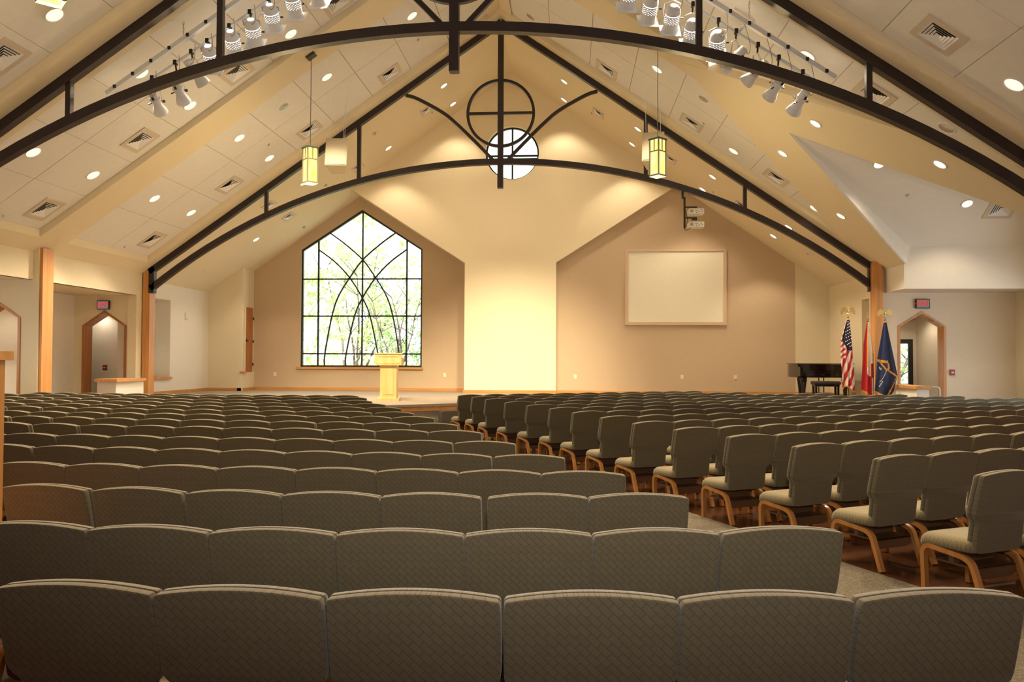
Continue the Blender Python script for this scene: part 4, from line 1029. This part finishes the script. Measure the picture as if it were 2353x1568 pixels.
CHAIRS = {
"L1": [[-1.683,2.593,-2.4],[-1.102,2.58,-0.2],[-0.512,2.59,2.0],[0.076,2.622,4.2],[0.656,2.676,6.4],[1.246,2.754,8.6]],
"L2": [[-2.503,3.512,-3.1],[-1.922,3.489,-0.8],[-1.341,3.49,1.3],[-0.759,3.514,3.4],[-0.18,3.561,5.6],[0.398,3.629,7.7],[0.983,3.721,9.9]],
"L3": [[-3.168,4.56,-6.4],[-2.55,4.503,-4.1],[-1.952,4.471,-1.8],[-1.371,4.464,0.3],[-0.789,4.478,2.5],[-0.176,4.518,4.8],[0.403,4.577,6.9]],
"L4": [[-3.967,5.522,-2.8],[-3.386,5.497,-2.3],[-2.805,5.476,-1.7],[-2.224,5.46,-1.2],[-1.642,5.451,-0.7],[-1.06,5.448,-0.1],[-0.479,5.449,0.4],[0.103,5.456,0.9]],
"L5": [[-5.015,6.634,-5.5],[-4.413,6.578,-5.0],[-3.822,6.529,-4.5],[-3.242,6.487,-3.9],[-2.661,6.45,-3.4],[-2.081,6.418,-2.9],[-1.5,6.391,-2.3],[-0.915,6.371,-1.8],[-0.318,6.355,-1.2]],
"L6": [[-6.084,7.692,-6.0],[-5.481,7.631,-5.4],[-4.885,7.577,-4.9],[-4.299,7.53,-4.4],[-3.718,7.488,-3.8],[-3.134,7.452,-3.3],[-2.55,7.421,-2.8],[-1.967,7.396,-2.2],[-1.386,7.376,-1.7],[-0.787,7.361,-1.1]],
"L7": [[-6.665,8.885,-7.3],[-6.02,8.806,-6.7],[-5.391,8.736,-6.1],[-4.781,8.673,-5.6],[-4.184,8.618,-5.0],[-3.599,8.569,-4.5],[-3.01,8.526,-3.9],[-2.414,8.487,-3.4],[-1.816,8.455,-2.8],[-1.227,8.428,-2.3]],
"L8": [[-7.74,9.977,-8.3],[-7.096,9.886,-7.7],[-6.462,9.803,-7.2],[-5.835,9.727,-6.6],[-5.217,9.658,-6.0],[-4.61,9.597,-5.5],[-4.007,9.542,-4.9],[-3.41,9.494,-4.4],[-2.794,9.449,-3.8],[-2.208,9.413,-3.3],[-1.623,9.382,-2.7]],
"L9": [[-8.091,10.851,-6.8],[-7.468,10.779,-6.3],[-6.853,10.714,-5.7],[-6.24,10.656,-5.2],[-5.64,10.605,-4.6],[-5.048,10.56,-4.1],[-4.456,10.521,-3.5],[-3.864,10.487,-3.0],[-3.273,10.459,-2.4],[-2.681,10.437,-1.9],[-2.089,10.421,-1.3]],
"L10": [[-9.332,12.006,-8.9],[-8.658,11.904,-8.3],[-8.009,11.813,-7.7],[-7.389,11.732,-7.1],[-6.771,11.658,-6.6],[-6.153,11.59,-6.0],[-5.536,11.528,-5.4],[-4.933,11.473,-4.9],[-4.35,11.426,-4.4],[-3.768,11.384,-3.8],[-3.181,11.348,-3.3],[-2.544,11.314,-2.7]],
"L11": [[-9.61,12.813,-6.8],[-8.971,12.74,-6.2],[-8.35,12.676,-5.6],[-7.744,12.619,-5.1],[-7.136,12.568,-4.5],[-6.535,12.523,-4.0],[-5.943,12.485,-3.4],[-5.348,12.452,-2.9],[-4.757,12.425,-2.3],[-4.163,12.404,-1.8],[-3.565,12.388,-1.2],[-2.971,12.378,-0.7]],
"L12": [[-10.544,13.843,-7.0],[-9.936,13.771,-6.5],[-9.34,13.706,-5.9],[-8.741,13.646,-5.4],[-8.144,13.593,-4.8],[-7.553,13.545,-4.3],[-6.961,13.504,-3.8],[-6.376,13.468,-3.2],[-5.792,13.438,-2.7],[-5.207,13.413,-2.1],[-4.626,13.394,-1.6],[-4.044,13.38,-1.1],[-3.462,13.372,-0.5]],
"L13": [[-11.025,14.783,-6.2],[-10.395,14.717,-5.7],[-9.786,14.659,-5.1],[-9.196,14.609,-4.6],[-8.616,14.565,-4.0],[-8.036,14.527,-3.5],[-7.455,14.494,-3.0],[-6.875,14.467,-2.4],[-6.293,14.445,-1.9],[-5.712,14.428,-1.4],[-5.13,14.417,-0.8],[-4.549,14.411,-0.3],[-3.966,14.411,0.2]],
"L14": [[-12.046,15.974,-6.8],[-11.443,15.905,-6.2],[-10.839,15.842,-5.7],[-10.236,15.785,-5.1],[-9.632,15.734,-4.6],[-9.037,15.689,-4.0],[-8.457,15.651,-3.5],[-7.87,15.618,-3.0],[-7.289,15.591,-2.4],[-6.707,15.569,-1.9],[-6.126,15.553,-1.3],[-5.544,15.542,-0.8],[-4.956,15.536,-0.3],[-4.363,15.536,0.3]],
"L15": [[-11.714,16.658,-5.8],[-11.135,16.602,-5.3],[-10.555,16.551,-4.7],[-9.976,16.506,-4.2],[-9.395,16.466,-3.7],[-8.814,16.431,-3.1],[-8.234,16.402,-2.6],[-7.652,16.378,-2.1],[-7.071,16.36,-1.5],[-6.49,16.347,-1.0],[-5.908,16.34,-0.5],[-5.327,16.339,0.1],[-4.745,16.342,0.6]],
"R2": [[3.108,5.804,26.4],[3.63,6.062,26.3]],
"R3": [[2.744,6.678,28.3],[3.285,6.969,28.2],[3.8,7.243,28.0],[4.314,7.517,27.9]],
"R4": [[2.333,7.539,29.1],[2.877,7.84,28.9],[3.424,8.142,28.8],[3.96,8.435,28.6],[4.504,8.731,28.5],[5.077,9.04,28.3]],
"R5": [[1.909,8.381,26.8],[2.463,8.66,26.7],[2.998,8.927,26.5],[3.518,9.186,26.4],[4.04,9.444,26.2],[4.562,9.7,26.1],[5.085,9.955,25.9],[5.609,10.208,25.8]],
"R6": [[1.471,9.197,28.0],[2.013,9.485,27.9],[2.546,9.766,27.7],[3.082,10.046,27.6],[3.636,10.334,27.4],[4.197,10.624,27.2],[4.716,10.89,27.1],[5.234,11.155,27.0],[5.763,11.423,26.8],[6.309,11.698,26.7]],
"R7": [[1.067,10.027,28.5],[1.601,10.317,28.4],[2.143,10.609,28.2],[2.678,10.895,28.1],[3.212,11.178,27.9],[3.747,11.462,27.8],[4.286,11.745,27.6],[4.83,12.028,27.5],[5.356,12.302,27.3],[5.874,12.567,27.2],[6.404,12.839,27.0],[6.952,13.118,26.9],[7.508,13.398,26.7]],
"R8": [[0.7,10.931,27.6],[1.226,11.205,27.5],[1.754,11.479,27.3],[2.28,11.75,27.2],[2.804,12.018,27.0],[3.33,12.285,26.9],[3.867,12.557,26.7],[4.407,12.828,26.6],[4.94,13.094,26.4],[5.504,13.373,26.3],[6.048,13.641,26.1],[6.582,13.901,26.0],[7.11,14.158,25.8],[7.649,14.417,25.7],[8.199,14.681,25.5]],
"R9": [[0.32,11.905,27.3],[0.844,12.174,27.1],[1.38,12.448,27.0],[1.911,12.718,26.8],[2.445,12.987,26.7],[2.98,13.255,26.5],[3.502,13.515,26.4],[4.03,13.776,26.2],[4.572,14.043,26.1],[5.123,14.311,25.9],[5.67,14.577,25.8],[6.204,14.834,25.6],[6.746,15.092,25.5],[7.284,15.348,25.3],[7.815,15.598,25.2],[8.342,15.845,25.0],[8.87,16.09,24.8]],
"R10": [[-0.046,12.797,27.3],[0.484,13.07,27.2],[1.012,13.341,27.0],[1.539,13.609,26.9],[2.073,13.878,26.7],[2.603,14.144,26.6],[3.137,14.41,26.4],[3.671,14.675,26.3],[4.2,14.935,26.1],[4.738,15.197,26.0],[5.286,15.463,25.8],[5.825,15.723,25.6],[6.351,15.974,25.5],[6.877,16.224,25.3],[7.403,16.473,25.2],[7.93,16.719,25.0],[8.457,16.965,24.9],[8.985,17.209,24.7],[9.514,17.451,24.6]],
"R11": [[-0.46,13.585,28.1],[0.062,13.863,27.9],[0.588,14.141,27.8],[1.115,14.418,27.6],[1.64,14.692,27.5],[2.168,14.967,27.4],[2.698,15.24,27.2],[3.226,15.51,27.1],[3.756,15.78,26.9],[4.296,16.053,26.8],[4.845,16.329,26.6],[5.39,16.601,26.4],[5.924,16.866,26.3],[6.463,17.131,26.1],[7.008,17.398,26.0],[7.533,17.653,25.8],[8.066,17.91,25.7],[8.605,18.168,25.5]],
"R12": [[-0.909,14.493,27.9],[-0.375,14.775,27.8],[0.158,15.055,27.6],[0.69,15.333,27.5],[1.22,15.607,27.3],[1.742,15.876,27.2],[2.266,16.145,27.0],[2.795,16.414,26.9],[3.316,16.678,26.8],[3.845,16.944,26.6],[4.385,17.213,26.4],[4.93,17.483,26.3],[5.482,17.755,26.1],[6.031,18.024,26.0],[6.571,18.286,25.8],[7.098,18.539,25.7],[7.622,18.792,25.5]],
"R13": [[-1.387,15.524,28.1],[-0.81,15.831,27.9],[-0.282,16.11,27.8],[0.252,16.39,27.6],[0.79,16.67,27.5],[1.328,16.949,27.3],[1.861,17.223,27.2],[2.392,17.495,27.0],[2.919,17.762,26.9],[3.458,18.034,26.7],[4.002,18.307,26.6],[4.549,18.579,26.4],[5.089,18.847,26.2],[5.617,19.106,26.1],[6.159,19.371,25.9]],
"R14": [[-1.763,16.387,28.7],[-1.222,16.682,28.6],[-0.684,16.974,28.4],[-0.151,17.262,28.3],[0.392,17.553,28.1],[0.931,17.84,28.0],[1.462,18.121,27.8],[1.994,18.401,27.7],[2.518,18.675,27.5],[3.04,18.947,27.4],[3.569,19.22,27.2],[4.103,19.494,27.1]],
"R15": [[-2.16,17.12,30.7],[-1.638,17.429,30.6],[-1.124,17.732,30.4],[-0.6,18.039,30.3],[-0.067,18.35,30.2],[0.456,18.653,30.0],[0.983,18.956,29.9],[1.518,19.263,29.7],[2.05,19.567,29.6],[2.585,19.869,29.5],[3.13,20.176,29.3]],
}
# ------------------------------------------------------------------ upholstered chairs
def back_outline():
    r = []
    def arc(cx, cy, rad, a0, a1, n):
        for i in range(n + 1):
            a = radians(a0 + (a1 - a0) * i / n); r.append((cx + rad * cos(a), cy + rad * sin(a)))
    half = [(0, .352), (.185, .352), (.212, .358), (.229, .375), (.236, .40), (.236, .56), (.240, .578), (.252, .592), (.270, .606), (.283, .624), (.288, .648), (.290, .70), (.2905, .80), (.289, .900)]
    for i in range(1, 5):
        a = radians(90 * i / 5); half.append((.289 - .018 * (1 - cos(a)), .905 + .018 * sin(a)))
    for i in range(0, 8):
        x = .271 * (1 - i / 8); half.append((x, .923 + .022 * (1 - (x / .271) ** 2)))
    half.append((0, .945))
    left = [(-x, z) for x, z in half[1:-1]]
    return half + left[::-1]
def lean(z): return -.195 - .23 * (z - .55) if z > .55 else -.195 + .12 * (.55 - z)
OUT = back_outline()
def chair_meshes():
    P = {}
    shell = MB().pad(OUT, [(.005, 0), (0, -.005), (0, -.034), (.0015, -.038), (.006, -.041)], lambda u, v, d: (u, lean(v) + d - .004 - .02 * (u / .28) ** 2 * 0, v))
    P['backrest'] = (shell.mesh('backrest', ['fabric_back_shaded'], 32), None)
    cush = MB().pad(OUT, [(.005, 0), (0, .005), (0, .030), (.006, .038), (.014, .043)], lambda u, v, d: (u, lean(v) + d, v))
    P['back_cushion'] = (cush.mesh('back_cushion', ['fabric_back_shaded'], 50), None)
    so = []
    for cx, cy, a0 in ((.20, -.15, -90), (.19, .19, 0), (-.19, .19, 90), (-.20, -.15, 180)):
        for i in range(6):
            a = radians(a0 + 90 * i / 5); so.append((cx + .065 * cos(a), cy + .065 * sin(a)))
    def sf(u, v, d): return (u, v, d - (.04 * max(0, (v - .10) / .155) ** 2))
    seat = MB().pad(so, [(.03, .352), (.008, .358), (0, .373), (0, .392), (.008, .42), (.03, .438), (.05, .446), (.062, .449)], sf)
    P['seat'] = (seat.mesh('seat', ['fabric_seat_lit'], 60), None)
    path = smoothpts_3([(0, .200, .005), (0, .203, .12), (0, .207, .25), (0, .198, .310), (0, .155, .338), (0, .06, .332), (0, -.05, .322), (0, -.135, .308), (0, -.185, .275), (0, -.213, .21), (0, -.25, .10), (0, -.283, .005)], 4)
    fr = MB().sweep(path, .044, .034, (1, 0, 0))
    P['side_frame'] = (fr.mesh('side_frame', ['beech'], 40), None)
    rk = MB(); rk.prism([(-.2, .225), (-.19, .185), (-.15, .165), (.15, .165), (.19, .185), (.2, .225), (.2, .245), (-.2, .245)], XZ(-.2), (0, .012, 0)); rk.box((-.2, -.2, .233), (.2, .14, .245))
    rk.box((-.21, -.02, .245), (.21, .02, .345))
    P['book_rack'] = (rk.mesh('book_rack', ['rack'], 40), None)
    return P
CM = chair_meshes()
def add_chair(x, y, ang, label, group):
    a = radians(ang); yb = -.285
    t = thing('upholstered_chair', label, 'chair', (x + sin(a) * yb, y - cos(a) * yb, FZ), a, group)
    for nm in ('seat', 'backrest', 'back_cushion', 'book_rack'):
        o = bpy.data.objects.new(nm, CM[nm][0]); COL.objects.link(o); o.parent = t
    for s in (-1, 1):
        o = bpy.data.objects.new('side_frame', CM['side_frame'][0]); COL.objects.link(o); o.parent = t; o.location = (s * .236, 0, 0)
    return t
for key, lst in CHAIRS.items():
    blk = 'left' if key[0] == 'L' else 'right'; row = int(key[1:]); off = 1 if blk == 'left' else 2
    order = list(reversed(lst)) if blk == 'left' else lst
    nrow = row - off
    rw = 'nearest row' if nrow == 0 else '%s row back to front' % ORD[nrow]
    for i, (x, y, ang) in enumerate(order):
        who = 'aisle' if i == 0 else ORD[i] + ' from aisle'
        lb = 'sage grey chair, %s in the %s, %s block' % ('at the aisle' if i == 0 else who, 'row nearest the camera' if nrow == 0 else ORD[nrow] + ' row from the camera', blk)
        add_chair(x, y, ang, lb, 'sage grey chairs of the %s block' % blk)
# ------------------------------------------------------------------ outdoors seen through the windows
structure(MB().box((-60, 27.0, -.7), (60, 80, -.6)).build('floor', 'grass'))
def tree(x, y, h, spread, label, leaf, nclump, seed, trunk_r=.12, density=34, stems=3, zlow=1.0, clump=.7, lsize=.10):
    rnd = random.Random(seed); t = thing('tree', label, 'tree', (x, y, -.6), group='trees outside the tall window')
    tr = MB(); tips = []
    for s in range(stems):
        a = rnd.uniform(0, 2 * pi); p = Vector((0, 0, 0)); pts = [p.copy()]; d = Vector((.25 * cos(a), .25 * sin(a), 1)).normalized()
        for k in range(7):
            d = (d + Vector((rnd.uniform(-.16, .16), rnd.uniform(-.16, .16), .05))).normalized(); p = p + d * h / 7.5; pts.append(p.copy())
            if k > 1:
                for w in range(2):
                    b = Vector((rnd.uniform(-1, 1), rnd.uniform(-1, 1), rnd.uniform(.2, .9))).normalized() * spread * rnd.uniform(.3, .75)
                    tr.tube([p, p + b * .5 + Vector((0, 0, .1)), p + b], [trunk_r * .28, trunk_r * .16, trunk_r * .05], 5); tips.append(p + b)
        tr.tube(pts, [trunk_r * (1 - i / 9) for i in range(len(pts))], 7)
    tr.build('trunk', 'bark', t)
    lf = MB(); vs = []; fs = []
    for c in range(nclump):
        if tips and c % 2 == 0: ctr = rnd.choice(tips)
        else:
            a = rnd.uniform(0, 2 * pi); q = spread * sqrt(rnd.random()); ctr = Vector((q * cos(a), q * sin(a), rnd.uniform(zlow, h * 1.05)))
        r = clump * rnd.uniform(.5, 1.15)
        for k in range(density):
            v = Vector((rnd.gauss(0, 1), rnd.gauss(0, 1), rnd.gauss(0, .7))); v = v.normalized() * r * rnd.random() ** .5; p = ctr + v
            n = Vector((rnd.gauss(0, 1), rnd.gauss(0, 1), rnd.gauss(0, 1))).normalized(); u = n.orthogonal().normalized() * lsize * rnd.uniform(.6, 1.2); w = n.cross(u).normalized() * lsize * rnd.uniform(.4, .8)
            o = len(vs); vs += [p - u, p - w, p + u, p + w]; fs.append((o, o + 1, o + 2, o + 3))
    lf.v = vs; lf.f = fs; lf.m = [0] * len(fs); lf.build('foliage', leaf, t)
tree(-10.2, 36, 6.6, 3.0, 'yellow-green leafy tree behind the middle left of the tall window', 'leaf', 120, 3, .08, density=30, zlow=.4)
tree(-13.6, 34.5, 6.0, 2.3, 'thin yellow-green tree at the left edge of the tall window', 'leaf', 75, 5, .05, density=30, stems=4, zlow=.4)
tree(-7.2, 32.5, 5.2, 1.9, 'bare-branched small tree right of the window centre', 'leaf2', 26, 11, .075, density=26, stems=5, zlow=.6, clump=.5, lsize=.07)
tree(-5.4, 37, 5.0, 2.4, 'green leafy tree at the lower right of the tall window', 'leaf2', 85, 8, .06, zlow=.3)
tree(11.4, 29.5, 4.5, 2.0, 'green tree seen through the glazed door on the right', 'leaf', 55, 21, .1, zlow=.3)
tree(-17.5, 31.5, 4.2, 1.6, 'green shrub seen through the left niche window', 'leaf2', 40, 31, .1, zlow=.3)
tree(-12, 42, 8.0, 5.0, 'tall pale green tree far behind the tall window', 'leaf', 80, 14, .1, density=28, clump=1.2, lsize=.16)

# ------------------------------------------------------------------ daylight, sky, camera
w = bpy.data.worlds.new('sky'); SC.world = w; w.use_nodes = True
bg = w.node_tree.nodes['Background']; bg.inputs['Color'].default_value = (.93, .97, 1, 1); bg.inputs['Strength'].default_value = 2.3
sun = bpy.data.lights.new('sun', 'SUN'); sun.energy = 12.0; sun.angle = radians(1); sun.color = (1, .96, .86)
so = bpy.data.objects.new('sun', sun); COL.objects.link(so); so.rotation_euler = Vector((.25, .62, -.75)).to_track_quat('-Z', 'Y').to_euler()
def portal(loc, size, direction):
    l = bpy.data.lights.new('window_daylight', 'AREA'); l.shape = 'RECTANGLE'; l.size, l.size_y = size; l.cycles.is_portal = True
    o = bpy.data.objects.new('window_daylight', l); COL.objects.link(o); o.location = loc; o.rotation_euler = Vector(direction).to_track_quat('-Z', 'Y').to_euler()
portal((11.8, 16.8, 1.8), (5.0, 3.0), (-1, 0, 0))
portal((-7.24, 27.0, 4.0), (4.3, 5.5), (0, -1, 0))

spot(None, (.05, -.05, 2.15), (.3, 10, 8.7), E_FLASH, 150, 1.0, .06, (1, .97, .95), 'camera_flash')

cam = bpy.data.cameras.new('camera'); co = bpy.data.objects.new('camera', cam); COL.objects.link(co); SC.camera = co
cam.sensor_width = 36; cam.sensor_fit = 'HORIZONTAL'; cam.lens = 1793.85 / 2353 * 36; cam.clip_end = 300; cam.clip_start = .05
yaw, pit, rol = .0727, .0239, .0041
F = Vector((-sin(yaw) * cos(pit), cos(yaw) * cos(pit), sin(pit))); R = Vector((cos(yaw), sin(yaw), 0)); U = R.cross(F)
R2 = R * cos(rol) + U * sin(rol); U2 = -R * sin(rol) + U * cos(rol)
mw = Matrix((R2, U2, -F)).transposed().to_4x4(); mw.translation = (0, 0, 1.6); co.matrix_world = mw

vs = SC.view_settings
vs.view_transform = 'Standard'; vs.look = 'None'; vs.exposure = 0.6; vs.gamma = 1.0; vs.use_curve_mapping = False
SC.cycles.max_bounces = 6; SC.cycles.diffuse_bounces = 4; SC.cycles.transparent_max_bounces = 12
SC.cycles.sample_clamp_indirect = 6
